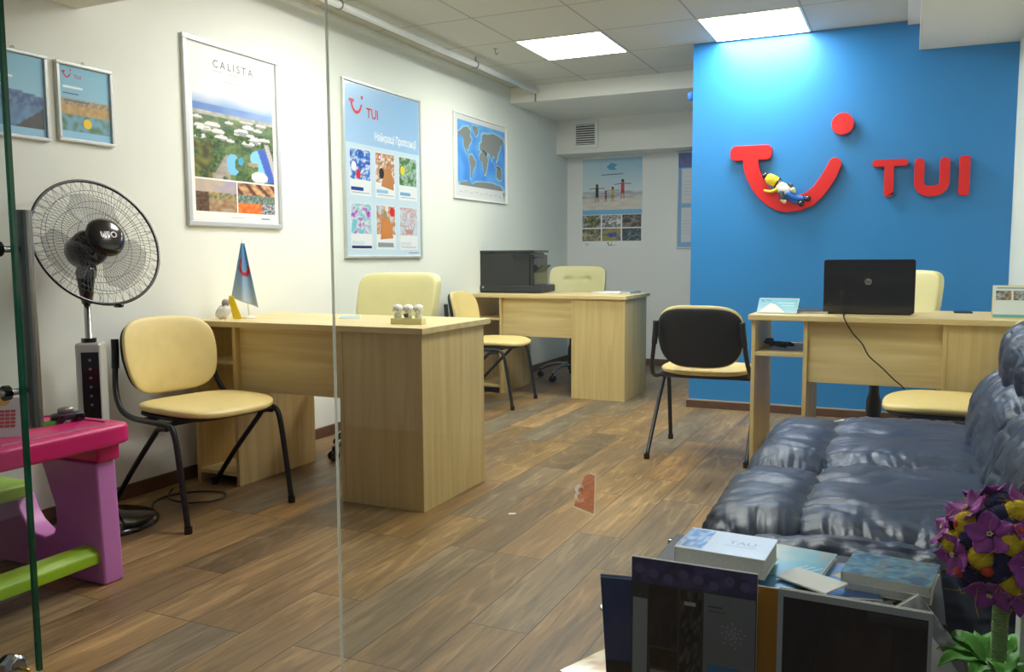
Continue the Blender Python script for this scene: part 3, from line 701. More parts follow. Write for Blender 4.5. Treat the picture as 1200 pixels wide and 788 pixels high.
# ------------------------------------------------------------------ visitor chairs: faces +X
def make_chair(label):
    t = thing('visitor_chair', label, 'chair', (0, 0, 0), 0, 'cream visitor chairs')
    def dome(u, w):
        w = w.copy(); w.z += .010*(1-u.x*u.x)*(1-u.y*u.y)*0 - .012*max(0, u.x)**3 + .006*u.y*u.y; return w
    b = sbox(B(), (.060, 0, .447), (.225, .238, .026), 3.2, 16, dome)
    # squeeze the superellipsoid vertically into an upholstered pad
    obj('seat', b, M['cream'], t, smooth=True)
    sp = sbox(B(), (.060, 0, .424), (.211, .224, .012), 4, 10); obj('seat_pan', sp, M['black_shell'], t, smooth=True)
    def backw(u, w):
        y = u.y; z = u.z
        wd = .218*(1-.10*max(0, -z)); w = Vector((w.x, y*wd, w.z))
        w.x += .055*y*y - .03*z; return w
    b = sbox(B(), (-.225, 0, .640), (.022, .235, .162), 3.6, 16, backw); obj('backrest', b, M['cream'], t, smooth=True)
    b = sbox(B(), (-.243, 0, .637), (.020, .235, .152), 3.6, 14, backw); obj('back_shell', b, M['black_shell'], t, smooth=True)
    for s in (-1, 1):
        y = .252*s
        P = smoothpts([(-.238, y*.865, .70), (-.232, y*.885, .64), (-.212, y*.95, .52), (-.16, y, .445), (-.08, y, .414), (.06, y, .410), (.165, y, .408), (.205, y, .37), (.235, y, .22), (.268, y, .012)], 5)
        obj('front_leg', tube(B(), P, .0115, 12), M['black'], t, smooth=True)
        P = smoothpts([(.16, y*1.0, .394), (.10, y, .386), (.06, y, .35), (-.10, y, .19), (-.262, y, .012)], 5)
        obj('rear_leg', tube(B(), P, .0110, 12), M['black'], t, smooth=True)
        obj('back_bracket', tube(B(), smoothpts([(-.240, y*.86, .72), (-.236, y*.87, .67), (-.228, y*.90, .60)], 4), .015, 12), M['black_shell'], t, smooth=True)
        for x in (.268, -.262): obj('foot_cap', cyl(B(), (x, y, 0), .0155, 0, .028, 14), M['gloss_black'], t, smooth=False)
    for x in (-.02, .15): obj('cross_tube', tube(B(), [(x, -.25, .409), (x, .25, .409)], .009, 10), M['black'], t, smooth=True)
    return t
ch1 = make_chair('cream visitor chair with black legs standing beside the floor fan')
ch1.location = (-2.680, 2.640, 0); ch1.rotation_euler.z = math.radians(-10)
ch2 = dup(ch1, label='cream visitor chair at the desk with the printer', loc=(-2.715, 5.45, 0), rz=math.radians(5))
ch3 = dup(ch1, label='visitor chair seen from its black back, beside the laptop desk', loc=(-.947, 4.49, 0), rz=math.radians(91))
ch4 = dup(ch1, label='cream visitor chair between the sofa and the laptop desk, back hidden', loc=(.21, 3.82, 0), rz=math.radians(180))

# ------------------------------------------------------------------ office chairs: face -Y
def make_office(label, tufted):
    t = thing('office_chair', label, 'office chair', (0, 0, 0), 0, 'cream swivel office chairs')
    def bw_(u, w):
        w = w.copy(); z = u.z
        w.x *= 1-.10*max(0, -z); w.y += -.045*u.x*u.x + .05*(z)
        if u.y < 0:
            seam = math.exp(-((w.z-.70)/.012)**2); w.y += .014*seam
            if tufted:
                for tx in (-.085, .085): w.y += .022*math.exp(-(((w.x-tx)/.028)**2+((w.z-.85)/.022)**2))
                w.y += .008*math.exp(-((w.z-.85)/.012)**2)*(abs(w.x) < .12)
        return w
    obj('backrest', sbox(B(), (0, .23, .775), (.252, .045, .19), 7, 34, bw_), M['cream2'], t, smooth=True)
    obj('seat', sbox(B(), (0, 0, .475), (.25, .24, .05), 4, 16), M['cream2'], t, smooth=True)
    obj('back_support', tube(B(), smoothpts([(0, .12, .42), (0, .24, .42), (0, .29, .5), (0, .29, .68)], 5), .02, 10), M['black'], t, smooth=True)
    obj('gas_column', lathe(B(), [(0, .06), (.028, .06), (.042, .10), (.038, .26), (.026, .30), (.024, .43), (0, .43)], 20), M['black'], t, smooth=True)
    for k in range(5):
        a = math.radians(90+72*k+14); c_, s_ = cos(a), sin(a)
        P = smoothpts([(.02*c_, .02*s_, .115), (.12*c_, .12*s_, .125), (.22*c_, .22*s_, .105), (.29*c_, .29*s_, .07)], 5)
        b = tube(B(), P, .014, 10, radii=[.017-.006*i/(len(P)-1) for i in range(len(P))]); lg = obj('base_arm', b, M['chrome'], t, smooth=True)
        b = B()
        for off in (-.013, .013):
            lathe(b, [(0, -.009), (.024, -.009), (.027, -.004), (.027, .004), (.024, .009), (0, .009)], 16, (0, 0, 0), Matrix.Translation((.29*c_-s_*off, .29*s_+c_*off, .027)) @ Matrix.Rotation(a, 4, 'Z') @ Matrix.Rotation(PI/2, 4, 'X'))
        tube(b, [(.29*c_, .29*s_, .03), (.29*c_, .29*s_, .072)], .008, 8)
        obj('caster', b, M['gloss_black'], lg, smooth=False)
    return t
oc1 = make_office('pale cream swivel chair behind the desk nearest the glass', False); oc1.location = (-2.555, 3.80, 0)
oc2 = make_office('pale cream swivel chair with button-tufted back behind the printer desk', True); oc2.location = (-2.60, 6.83, 0); oc2.rotation_euler.z = math.radians(8)
oc3 = dup(oc1, label='pale cream swivel chair in front of the blue wall', loc=(-.14, 4.98, 0), rz=math.radians(-22))

# ------------------------------------------------------------------ printer on far desk
t = thing('laser_printer', 'black multifunction printer standing on the far desk', 'printer', (-2.86, 6.16, DZ), math.radians(4))
obj('body', box(box(box(B(), -.235, .19, -.11, .25, .055, .315), .02, .22, -.10, .24, .055, .30), -.235, .235, -.10, .25, .0, .012), M['gloss_black'], t, bevel=.01)
obj('base_tray', box(B(), -.235, .285, -.12, .24, .006, .06), M['charcoal'], t, bevel=.008)
obj('scanner_lid', box(B(), -.235, .225, -.115, .255, .316, .335), M['gloss_black'], t, bevel=.006)
obj('control_panel', box(B(), .16, .275, -.09, .06, .245, .262, Matrix.Rotation(-.1, 4, 'Y')), M['charcoal'], t, bevel=.004)
obj('paper_output', prism(B(), [(.20, .16), (.235, .16), (.29, .215), (.28, .222), (.235, .18), (.20, .175)], .2, Matrix.Translation((0, -.08, 0)) @ XZ), M['charcoal'], t, bevel=.003)
obj('power_button', cyl(B(), (0, 0, 0), .008, 0, .003, 12, Matrix.Translation((-.20, -.1205, .045)) @ Matrix.Rotation(PI/2, 4, 'X')), M['chrome'], t)

# ------------------------------------------------------------------ generic flat paper goods
def flat_item(name, label, cat, loc, rz, w, d, h, pr=None, m='paper', group=None, page=True, tilt=None):
    """booklet lying flat; cover on top"""
    t = thing(name, label, cat, loc, rz, group)
    if tilt: t.rotation_euler = (tilt[0], tilt[1], rz)
    if page and h > .004:
        obj('pages', box(B(), -w/2+.002, w/2-.003, -d/2+.003, d/2-.003, .0012, h-.0012), M['page'], t)
        b = box(B(), -w/2, w/2, -d/2, d/2, 0, .001); box(b, -w/2, w/2, -d/2, d/2, h-.001, h); box(b, -w/2, -w/2+.0012, -d/2, d/2, 0, h)
        obj('cover', b, M[m], t)
    else: obj('sheet', box(B(), -w/2, w/2, -d/2, d/2, 0, h), M[m], t)
    if pr:
        p = Print(.0002); pr(p, w, d); o = p.done(t, 'gloss_print'); o.rotation_euler = (-PI/2, 0, 0); o.location = (-w/2, -d/2, h+.0003)
    return t
# Print plane is XZ facing -Y; rotating -90 about X maps z->y and -y->+z
def pr_blue(p, w, d):
    p.grid(0.002, .002, w-.002, d-.002, 10, 10, lambda u, v: mixc((120, 190, 230), (200, 230, 240), v), 0)
flat_item('brochure', 'pale blue brochure on the desk nearest the glass', 'brochure', (-2.42, 3.36, DZ), math.radians(35), .10, .21, .003, pr_blue)
flat_item('paper_stack', 'white paper stack with blue edge lying on the printer desk', 'papers', (-2.06, 6.24, DZ), 0, .21, .30, .012, None)
flat_item('brochure', 'bright blue folder on the end of the printer desk', 'brochure', (-1.905, 6.26, DZ), math.radians(-6), .08, .22, .02, lambda p, w, d: p.rect(0, 0, w, d, (120, 190, 236), 0), m='blue_toy')

# desk ornament with three little figures
t = thing('desk_ornament', 'cream block with three white round figures on the near desk', 'ornament', (-1.93, 3.10, DZ), math.radians(8))
obj('block', box(B(), -.072, .072, -.025, .025, 0, .026), M['cream2'], t, bevel=.002)
for k, x in enumerate((-.048, .0, .048)):
    f = obj('figure', lathe(B(), [(0, .026), (.014, .026), (.018, .034), (.013, .046), (.012, .05), (.021, .058), (.023, .068), (.017, .08), (0, .086)], 18, (x, 0, 0)), M['white'], t, smooth=True)
    p = Print(.0003); 
    for q in range(5): p.ell((q-2)*.006, .058+.004*((q*7+k) % 3), .0022, .003, [(60, 60, 66), (150, 60, 50), (60, 110, 60)][(q+k) % 3], 0)
    if k == 1: p.poly([(-.012, .046), (.012, .046), (.009, .03), (-.009, .03)], (96, 92, 84), 0)
    p.done(f, loc=(x, -.0232, 0), name='painted_pattern')

# flag on desk
t = thing('desk_flag', 'small light-blue table flag with red smile on a white pole', 'flag', (-2.835, 3.13, DZ), math.radians(40))
obj('flag_pole', tube(B(), [(.0, 0, .008), (-.02, .0, .375)], .0028, 8), M['white'], t, smooth=True)
obj('flag_base', lathe(B(), [(0, 0), (.032, 0), (.032, .006), (.008, .012), (0, .012)], 24), M['white'], t, smooth=True)
b = B(); cl = b.loops.layers.float_color.new('Col'); nu, nv = 26, 30; g = []
def fcol(u, v):
    x = u*2-1; d_ = math.hypot((x-.1)/.75, (v-.62)/.17)
    if .62 < d_ < 1.05 and (v < .66 or x < -.25): return (206, 44, 70)
    return mixc((196, 214, 232), (104, 166, 222), v*1.3)
for j in range(nv+1):
    v = j/nv; row = []
    for i in range(nu+1):
        u = i/nu; half = .008+.052*(1-v); x = -.018+(u-.5)*2*half*(1 if u < .5 else 1.05); z = .10+.255*v - .05*u*(1-v)
        y = -.006+.012*sin(u*9+1.0)*(1-v*.7)
        row.append(b.verts.new((x-.0, y, z)))
    g.append(row)
for j in range(nv):
    for i in range(nu):
        f = b.faces.new([g[j][i], g[j][i+1], g[j+1][i+1], g[j+1][i]])
        for l, (ii, jj) in zip(f.loops, ((i, j), (i+1, j), (i+1, j+1), (i, j+1))): l[cl] = lin(fcol(ii/nu, jj/nv))+(1,)
o = obj('flag_cloth', b, M['flagblue'], t, smooth=True); so = o.modifiers.new('s', 'SOLIDIFY'); so.thickness = .001
t = thing('figurine', 'white shell figurine with yellow fin beside the little flag', 'figurine', (-2.90, 3.03, DZ), math.radians(35))
obj('shell_body', sbox(B(), (0, 0, .034), (.035, .022, .034), 2.2, 10, lambda u, w: w+Vector((.008*u.z, 0, .004*sin(u.x*9)))), M['white'], t, smooth=True)
obj('shell_top', sbox(B(), (.012, 0, .075), (.018, .014, .02), 2, 8, None), mat('grey_shell', (150, 146, 140), .5, vary=.3, scale=60), t, smooth=True)
obj('fin', prism(B(), [(.045, 0), (.085, 0), (.05, .105), (.03, .112), (.026, .09)], .008, Matrix.Translation((0, -.004, 0)) @ XZ), M['yellow'], t, bevel=.002)

# ------------------------------------------------------------------ laptop desk things
t = thing('laptop', 'open black laptop seen from behind on the maple desk', 'laptop', (-.165, 4.40, DZ), 0)
obj('keyboard_base', box(B(), -.19, .19, -.0, .26, .0, .024), M['gloss_black'], t, bevel=.004)
lid = prism(B(), rrect(-.200, .203, 0, .258, .012), .012, Matrix.Translation((0, -.012, .006)) @ Matrix.Rotation(math.radians(4), 4, 'X') @ XZ)
ld = obj('lid', lid, mat('laptop_lid', (26, 24, 26), .28, vary=.06, coat=.3), t, bevel=.003)
p = Print(.0003); p.ell(0, 0, .0155, .0155, (120, 120, 122), 1, 28); p.text('hp', -.001, -.0065, .022, (40, 40, 44), 2, 'CENTER', bold=.0004)
p.done(ld, name='lid_logo', loc=(.0, -.0235, .158), rot=(math.radians(4), 0, 0))
t = thing('power_cable', 'thin dark laptop cable hanging over the front of the desk', 'cable', (-.26, 4.19, 0))
obj('cable_run', tube(B(), smoothpts([(-.02, .20, .770), (0, .10, .769), (0.0, .0, .774), (.012, -.012, .745), (.045, -.01, .69), (.085, -.012, .645), (.115, -.01, .59), (.17, -.012, .54), (.22, -.014, .49), (.27, -.01, .44), (.30, .03, .33), (.31, .2, .1), (.33, .3, .006)], 5), .0032, 8), M['black'], t, smooth=True)
# brochure holder tray
t = thing('brochure_holder', 'light blue slanted price card with white paper on the desk corner', 'card holder', (-.575, 4.315, DZ), math.radians(-3))
mt = Matrix.Translation((0, 0, .004)) @ Matrix.Rotation(math.radians(-38), 4, 'X') @ XZ
pr_ = prism(B(), [(-.095, 0), (.095, 0), (.10, .088), (-.09, .088)], .003, mt); obj('slanted_card', pr_, M['paper'], t)
obj('card_foot', prism(B(), [(0, 0), (.09, 0), (.085, .006), (.055, .068)], .16, Matrix(((0, 0, 1, -.08), (1, 0, 0, .003), (0, 1, 0, 0), (0, 0, 0, 1)))), M['paper'], t)
p = Print(.0003); p.grid(-.093, .003, .096, .085, 10, 8, lambda u, v: mixc((190, 226, 240), (120, 196, 226), v*.7+.2*u), 0)
p.poly([(-.085, .004), (.04, .004), (-.01, .05), (-.035, .058)], (246, 248, 250), 1); p.text('TUI', -.055, .068, .014, (30, 70, 130), 2); p.smile(-.08, .066, .018, (30, 70, 130), 2)
p.line([(.0, .06), (.08, .06)], .003, (240, 250, 250), 1); p.line([(.02, .045), (.08, .045)], .003, (240, 250, 250), 1)
p.done(t, 'gloss_print', loc=(0, -.001, .004), rot=(math.radians(-38), 0, 0))
flat_item('document_tray', 'flat grey folder lying between the slanted card and the laptop', 'folder', (-.42, 4.50, DZ), 0, .16, .24, .012, None, m='charcoal')
t = thing('tangled_cable', 'tangle of black cables on the shelf of the laptop desk', 'cable', (-.56, 4.36, .583))
pts = []
for k in range(30): pts.append((.045*cos(k*1.3)+.018*sin(k*2.1)+k*.0015-.02, .03*sin(k*1.7), .012+.028*abs(sin(k*.8))))
obj('cable_loops', tube(B(), smoothpts(pts, 4), .0042, 6), M['black'], t, smooth=True)
obj('plug', sbox(B(), (-.05, 0, .045), (.02, .014, .012), 4, 6), M['black'], t, smooth=True)
t = thing('mobile_phone', 'dark phone lying on the desk behind the calendar', 'phone', (.255, 4.70, DZ))
obj('case', box(B(), -.04, .04, -.06, .06, 0, .009), M['charcoal'], t, bevel=.003); obj('screen', box(B(), -.035, .035, -.052, .052, .0092, .0098), M['gloss_black'], t)
t = thing('desk_calendar', 'tent-shaped desk calendar with small photos at the end of the desk', 'calendar', (.44, 4.40, DZ), math.radians(-2))
b = prism(B(), [(-.055, 0), (.0, .145), (.004, .145), (.055, 0), (.05, 0), (.002, .135), (-.05, 0)], .22, Matrix(((0, 0, 1, -.085), (1, 0, 0, 0), (0, 1, 0, 0), (0, 0, 0, 1))))
obj('stand', b, M['cream2'], t)
th_ = math.atan2(.145, .055); p = Print(.0004)
p.rect(-.083, .004, .133, .150, (214, 224, 222), 0)
for k in range(3): p.grid(-.072+k*.068, .085, -.012+k*.068, .13, 8, 6, photo([(60, 56, 66), (190, 150, 120), (90, 90, 60), (160, 180, 200)], 3, 3, k+40), 1)
p.line([(-.07, .142), (.1, .142)], .004, (90, 90, 100), 1); p.rect(-.083, .004, .133, .018, (110, 170, 170), 1)
p.done(t, loc=(0, -.0562, 0), rot=(-(PI/2-th_), 0, 0))
t['label'] = 'tent-shaped desk calendar with small photos at the end of the laptop desk'

# ------------------------------------------------------------------ fan
FX, FYY = -2.895, 2.30
t = thing('pedestal_fan', 'black and silver pedestal fan standing by the left wall', 'fan', (FX, FYY, 0))
obj('base', lathe(B(), [(0, .0), (.205, .0), (.210, .012), (.195, .024), (.08, .042), (.045, .06), (0, .06)], 48, (.035, -.01, 0)), M['gloss_black'], t, smooth=True)
obj('pole', tube(B(), [(0, 0, .05), (0, 0, .90)], .0125, 16), M['chrome'], t, smooth=True)
cb = obj('control_box', box(B(), -.042, .052, -.045, .045, .30, .725), M['alu'], t, bevel=.01)
# the box faces roughly toward the glass front
cbx = Matrix.Rotation(math.radians(35), 4, 'Z')
cb.data.transform(cbx)
o = obj('control_panel', box(B(), -.018, .046, -.0475, -.0455, .30, .69, cbx), M['gloss_black'], cb)
b = B()
for k in range(6): cyl(b, (0, 0, 0), .0055, 0, .002, 10, cbx @ Matrix.Translation((.014, -.0477, .66-k*.035)) @ Matrix.Rotation(PI/2, 4, 'X'))
obj('control_button', b, M['chrome'], cb)
obj('box_collar', cyl(B(), (0, 0, 0), .028, .722, .742, 20), M['gloss_black'], t)
obj('neck', lathe(B(), [(0, .875), (.018, .875), (.026, .92), (.036, 1.0), (.030, 1.02), (0, 1.03)], 20), M['gloss_black'], t, smooth=True)
# head axes: pointing toward the glass front, to the right and up
ax = Vector((.85, -.13, .30)).normalized()
Zm = ax; Xm = Vector((0, 0, 1)).cross(Zm).normalized(); Ym = Zm.cross(Xm)
hc = Vector((.055, .02, 1.115))
HM = Matrix(((Xm.x, Ym.x, Zm.x, hc.x), (Xm.y, Ym.y, Zm.y, hc.y), (Xm.z, Ym.z, Zm.z, hc.z), (0, 0, 0, 1)))
obj('motor_housing', lathe(B(), [(0, -.17), (.045, -.165), (.068, -.13), (.072, -.06), (.06, -.045), (0, -.045)], 28, (0, 0, 0), HM), M['gloss_black'], t, smooth=True)
obj('tilt_joint', sbox(B(), hc+ax*-.09+Vector((0, 0, -.075)), (.03, .03, .05), 3, 8), M['gloss_black'], t, smooth=True)
RG = .252
b = B(); 
gf = lambda r: .050-.052*(r/RG)**2.2   # front dome height
gr = lambda r: -.050+.048*(r/RG)**2.2
for hfn in (gf, gr):
    for r in (.10, .155, .205):
        tube(b, [HM @ Vector((r*cos(2*PI*k/60), r*sin(2*PI*k/60), hfn(r))) for k in range(60)], .0009, 5, closed=True)
    n_ = 96 if hfn is gf else 72
    for k in range(n_):
        a0 = 2*PI*k/n_
        P = [HM @ Vector((r*cos(a0+sw), r*sin(a0+sw), hfn(r))) for r, sw in ((.06, 0), (.12, .03), (.18, .06), (.205, .075), (RG, .075+(.045 if k % 2 else -.045)))]
        tube(b, P, .00065, 4, cap=False)
gd = obj('guard', b, M['black'], t)
obj('guard_rim', tube(B(), [HM @ Vector((RG*cos(2*PI*k/80), RG*sin(2*PI*k/80), -.002)) for k in range(80)], .0062, 8, closed=True), M['gloss_black'], t, smooth=True)
cp = obj('hub_cap', lathe(B(), [(.0, .044), (.074, .044), (.077, .052), (.070, .068), (.052, .076), (0, .0775)], 36, (0, 0, 0), HM), M['gloss_black'], t, smooth=True)
me = textmesh('UFO', .034, 'CENTER', .0015, .0003); b = B(); b.from_mesh(me); bpy.data.meshes.remove(me)
# upright on the cap, following the head
b.transform(HM @ Matrix.Translation((.0, -.010, .0785)))
obj('cap_lettering', b, M['white'], cp)
for k in range(3):
    a0 = math.radians(200+120*k); b = B(); n1, n2 = 10, 12; g = []
    for i in range(n1+1):
        r = .035+(.20-.035)*i/n1; row = []
        for j in range(n2+1):
            w_ = (.55+.5*sin(PI*i/n1*.8)); a = a0+w_*(j/n2-.5)*1.5*(1 if i < n1-1 else .8); row.append(b.verts.new(HM @ Vector((r*cos(a), r*sin(a), -.02+.03*(j/n2-.5)))))
        g.append(row)
    for i in range(n1):
        for j in range(n2): b.faces.new([g[i][j], g[i+1][j], g[i+1][j+1], g[i][j+1]])
    o = obj('blade', b, mat('smoky_blade', (110, 110, 112), .25, vary=.1) if k == 0 else bpy.data.materials['smoky_blade'], t, smooth=True)
    nt = bpy.data.materials['smoky_blade'].node_tree; nt.nodes['Principled BSDF'].inputs['Alpha'].default_value = .22
    so = o.modifiers.new('s', 'SOLIDIFY'); so.thickness = .0015
obj('guard_clip', sbox(B(), HM @ Vector((.02, -RG-.006, -.002)), (.022, .012, .009), 3, 6), M['gloss_black'], t, smooth=True)
# floor cable loop
t = thing('floor_cable', 'black fan cable looped on the floor behind the near visitor chair', 'cable', (-2.80, 2.66, 0))
obj('cable_run', tube(B(), smoothpts([(-.0, -.17, .006), (-.1, -.08, .006), (-.12, .04, .006), (-.04, .14, .006), (.07, .16, .006), (.12, .08, .006), (.06, -.02, .008), (-.05, -.03, .012), (-.14, .04, .006), (-.2, .12, .006)], 6), .004, 8), M['black'], t, smooth=True)

# ------------------------------------------------------------------ children's table
t = thing('kids_table', 'pink and lilac plastic play table with lime bench by the glass door', 'table', (-2.415, 1.685, 0))
def loc_(x, y, z): return (x+2.35, y-1.68, z)
prof = [(-2.240, 0), (-2.255, .40), (-2.53, .40), (-2.52, .385), (-2.490, .31), (-2.462, .24), (-2.458, .19), (-2.475, .145), (-2.52, .125), (-2.566, .131), (-2.61, .16), (-2.638, .195), (-2.66, .245), (-2.88, .245), (-2.90, .0), (-2.76, .0), (-2.74, .012), (-2.42, .012), (-2.40, 0)]
for yy in (1.84, 1.43):
    b = prism(B(), [(x+2.35, z) for x, z in prof], .075 if yy > 1.5 else .055, Matrix.Translation((0, yy-1.68, 0)) @ XZ)
    obj('side_frame', b, M['purple'], t, bevel=.012, seg=3)
obj('leg_socket', box(B(), *[v for v in (-2.535+2.35, -2.236+2.35, 1.835-1.68, 1.92-1.68, .403, .47)]), M['pink'], t, bevel=.01, seg=3)
tp = sbox(B(), loc_(-2.378, 1.685, .492), (.190, .258, .036), 9, 16); obj('tabletop', tp, M['pink'], t, smooth=True)
b = B(); P = rrect(-2.53, -2.225, 1.475, 1.88, .04)
tube(b, [(x+2.35, y-1.68, .5275) for x, y in P], .0045, 6, closed=True); obj('tabletop_rim', b, mat('magenta_groove', (160, 20, 84), .4), t)
obj('bench_seat', sbox(B(), loc_(-2.745, 1.66, .272), (.145, .225, .028), 8, 12), M['lime'], t, smooth=True)
obj('foot_bar', prism(B(), [(-2.335, .07), (-2.262, .07), (-2.262, .105), (-2.285, .125), (-2.335, .125)], .42, Matrix.Translation((2.35, 1.44-1.68, 0)) @ XZ), M['lime'], t, bevel=.006)
# toy on table
TZ = .5285
t = thing('toy_vehicle', 'small dark grey toy vehicle with lime track on the pink table', 'toy', (-2.44, 1.845, TZ), math.radians(75))
obj('chassis', sbox(B(), (0, 0, .018), (.05, .022, .012), 4, 8), M['charcoal'], t, smooth=True)
obj('cabin', sbox(B(), (-.005, 0, .036), (.024, .016, .012), 3, 8), M['steel'], t, smooth=True)
for x in (-.03, .03):
    for s in (-1, 1): obj('wheel', lathe(B(), [(0, -.005), (.012, -.005), (.012, .005), (0, .005)], 14, (0, 0, 0), Matrix.Translation((x, .024*s, .012)) @ Matrix.Rotation(PI/2, 4, 'X')), M['gloss_black'], t)
t = thing('toy_track', 'short lime green toy track piece lying on the pink table', 'toy', (-2.445, 1.745, TZ), math.radians(82))
obj('rail', prism(B(), [(-.012, 0), (.012, 0), (.012, .012), (.008, .012), (.006, .006), (-.006, .006), (-.008, .012), (-.012, .012)], .10, Matrix(((0, 0, 1, -.05), (1, 0, 0, 0), (0, 1, 0, 0), (0, 0, 0, 1)))), M['green'], t)
t = thing('toy_card', 'leaning white toy card with red blocks and a yellow spot', 'toy', (-2.395, 1.60, TZ), math.radians(38))
mtc = Matrix.Rotation(math.radians(-14), 4, 'X')
obj('card_board', prism(B(), [(-.06, 0), (.05, 0), (.045, .115), (-.06, .125)], .006, mtc @ XZ), M['paper'], t)
obj('card_prop', prism(B(), [(0, 0), (.05, 0), (.03, .08)], .008, Matrix(((0, 0, 1, -.0), (1, 0, 0, .008), (0, 1, 0, 0), (0, 0, 0, 1)))), M['paper'], t)
p = Print(.0004)
for r in range(5):
    for c_ in range(4):
        p.rect(-.028+c_*.015, .028+r*.011, -.015+c_*.015, .036+r*.011, (216, 40, 34), 1)
p.ell(-.005, .105, .018, .013, (246, 190, 40), 1); p.done(t, loc=(0, -.001, 0), rot=(math.radians(-14), 0, 0))

# ------------------------------------------------------------------ sofa
t = thing('leather_sofa', 'puffy dark blue leather sofa along the right wall', 'sofa', (.04, 2.65, 0))
ox, oy = .04, 2.65
def puff(name, x0, x1, y0, y1, z0, z1, e=3.2, n=40, pleat=.016, fold=.012, seed=0, mk=None):
    cx, cy, cz = (x0+x1)/2-ox, (y0+y1)/2-oy, (z0+z1)/2; hx, hy, hz_ = (x1-x0)/2, (y1-y0)/2, (z1-z0)/2
    def fn(u, w):
        ey = (1-abs(u.y))*hy; ex = (1-abs(u.x))*hx
        side = 1 if u.y > 0 else -1
        nn = lambda x, y, z: noise.noise(Vector((x, y, z)))
        def crease(q, k): return max(0, 1-abs(q)*k)**1.5
        # gathered pleats running away from the cross seams, sharp and irregular
        wob = .5*nn(w.x*6, w.y*6, seed)
        k = math.exp(-(ey/.10)**1.2)
        d = -pleat*k*(crease(nn((w.x+w.z*.6)*12+seed+wob, side*3.1+seed+w.y*2.5, wob), 3.5)+.35*crease(nn((w.x+w.z*.6)*38, seed+side*5+w.y*4, 1), 3))
        # shorter pleats at the long seams
        k2 = math.exp(-(ex/.06)**1.2)
        d -= pleat*.75*k2*(crease(nn((w.y+w.z*.3)*12+seed, w.x*3+wob, seed), 3.5)+.3*crease(nn(w.y*36, w.x*6, seed+4), 3))
        # long soft folds across the width, and a few thin creases
        f = nn(w.x*1.6+seed, w.y*7.0+seed*2+wob*2, w.z*7)
        d += fold*.9*(f+.2)
        d -= fold*.30*crease(nn(w.x*2.2+seed+3, w.y*15+wob*3, w.z*12), 6)
        d += fold*.10*nn(w.x*9, w.y*20, w.z*16+seed)
        v = (w-Vector((cx, cy, cz))); v = Vector((v.x/hx**2, v.y/hy**2, v.z/hz_**2)).normalized()
        w = w+v*d
        return mk(u, w) if mk else w
    return obj(name, sbox(B(), (cx, cy, cz), (hx, hy, hz_), e, n, fn), M['leather'], t, smooth=True)
ys = [(2.54, 3.49), (1.88, 2.68)]
obj('sofa_base', box(B(), -.34-ox, .52-ox, 1.90-oy, 3.42-oy, .06, .30), M['leather'], t, bevel=.03, seg=3)
for i, (a, b_) in enumerate(ys[:2]):
    def rollsh(u, w):
        w = w.copy()
        return w
    puff('front_roll', -.455, -.150, a, b_, .10, .455, e=3.2, n=60, seed=3+i*7, pleat=.02)
    puff('seat_cushion', -.235, .30, a, b_, .22, .462, e=4.6, n=72, seed=11+i*5, pleat=.022, fold=.014)
    def lean(u, w):
        w = w.copy(); w.x += (w.z-.40)*.22; return w
    puff('lumbar_cushion',   .17, .48, a, b_, .36, .70, e=2.6, n=60, seed=21+i*3, pleat=.024, fold=.016, mk=lean)
    puff('head_cushion', .275, .535, a+.01, b_-.01, .565, .845, e=2.5, n=60, seed=31+i*9, pleat=.024, fold=.018, mk=lambda u, w: w+Vector((.0, 0, 0)))
puff('side_arm', -.44, .48, 1.815, 1.985, .08, .442, e=3, n=44, seed=50)
for x in (-.30, .45):
    for y in (1.96, 3.36): obj('foot', cyl(B(), (x-ox, y-oy, 0), .025, 0, .062, 16), M['gloss_black'], t)

# ------------------------------------------------------------------ magazine rack table
t = thing('magazine_rack', 'low dark magazine rack with wire front behind the glass', 'magazine rack', (-.19, 1.62, 0))
obj('rack_top', box(B(), -.25, .27, -.10, .18, .428, .442), M['dark_wood'], t, bevel=.003)
obj('rack_shelf', box(B(), -.27, .27, -.17, .18, .175, .187), M['dark_wood'], t, bevel=.003)
for x in (-.26, .26):
    for y in (-.09, .17): obj('rack_leg', tube(B(), [(x, y, 0), (x, y, .43)], .009, 10), M['chrome'], t, smooth=True)
b = B()
for z in (.20, .37): tube(b, smoothpts([(-.26, .17, z), (-.26, -.06, z), (-.30, -.075, z+.003), (-.328, -.10, z), (-.30, -.125, z), (-.26, -.13, z), (-.256, -.10, z)], 5), .0035, 8)
obj('wire_rail', b, M['chrome'], t, smooth=True)

def upright(name, label, x0, x1, z0, z1, y, th, pr, m='paper', lean=4, yaw=0, skew=0, group='magazines standing in the rack'):
    """magazine standing in the rack, cover toward the camera side"""
    w, h = x1-x0, z1-z0
    t = thing(name, label, 'magazine', ((x0+x1)/2, y, z0), math.radians(yaw), group); t.rotation_euler = (math.radians(-lean), math.radians(skew), math.radians(yaw))
    obj('pages', box(B(), -w/2+.002, w/2-.002, .0012, th-.0012, .002, h-.002), M['page'], t)
    b = box(B(), -w/2, w/2, 0, .001, 0, h); box(b, -w/2, w/2, th-.001, th, 0, h); box(b, -w/2, -w/2+.0012, 0, th, 0, h)
    obj('cover', b, m if not isinstance(m, str) else M[m], t)
    p = Print(.0002); pr(p, w, h); p.done(t, 'gloss_print', loc=(-w/2, -.0003, 0))
    return t
navy = mat('navy_cover', (24, 44, 92), .3, vary=.08)
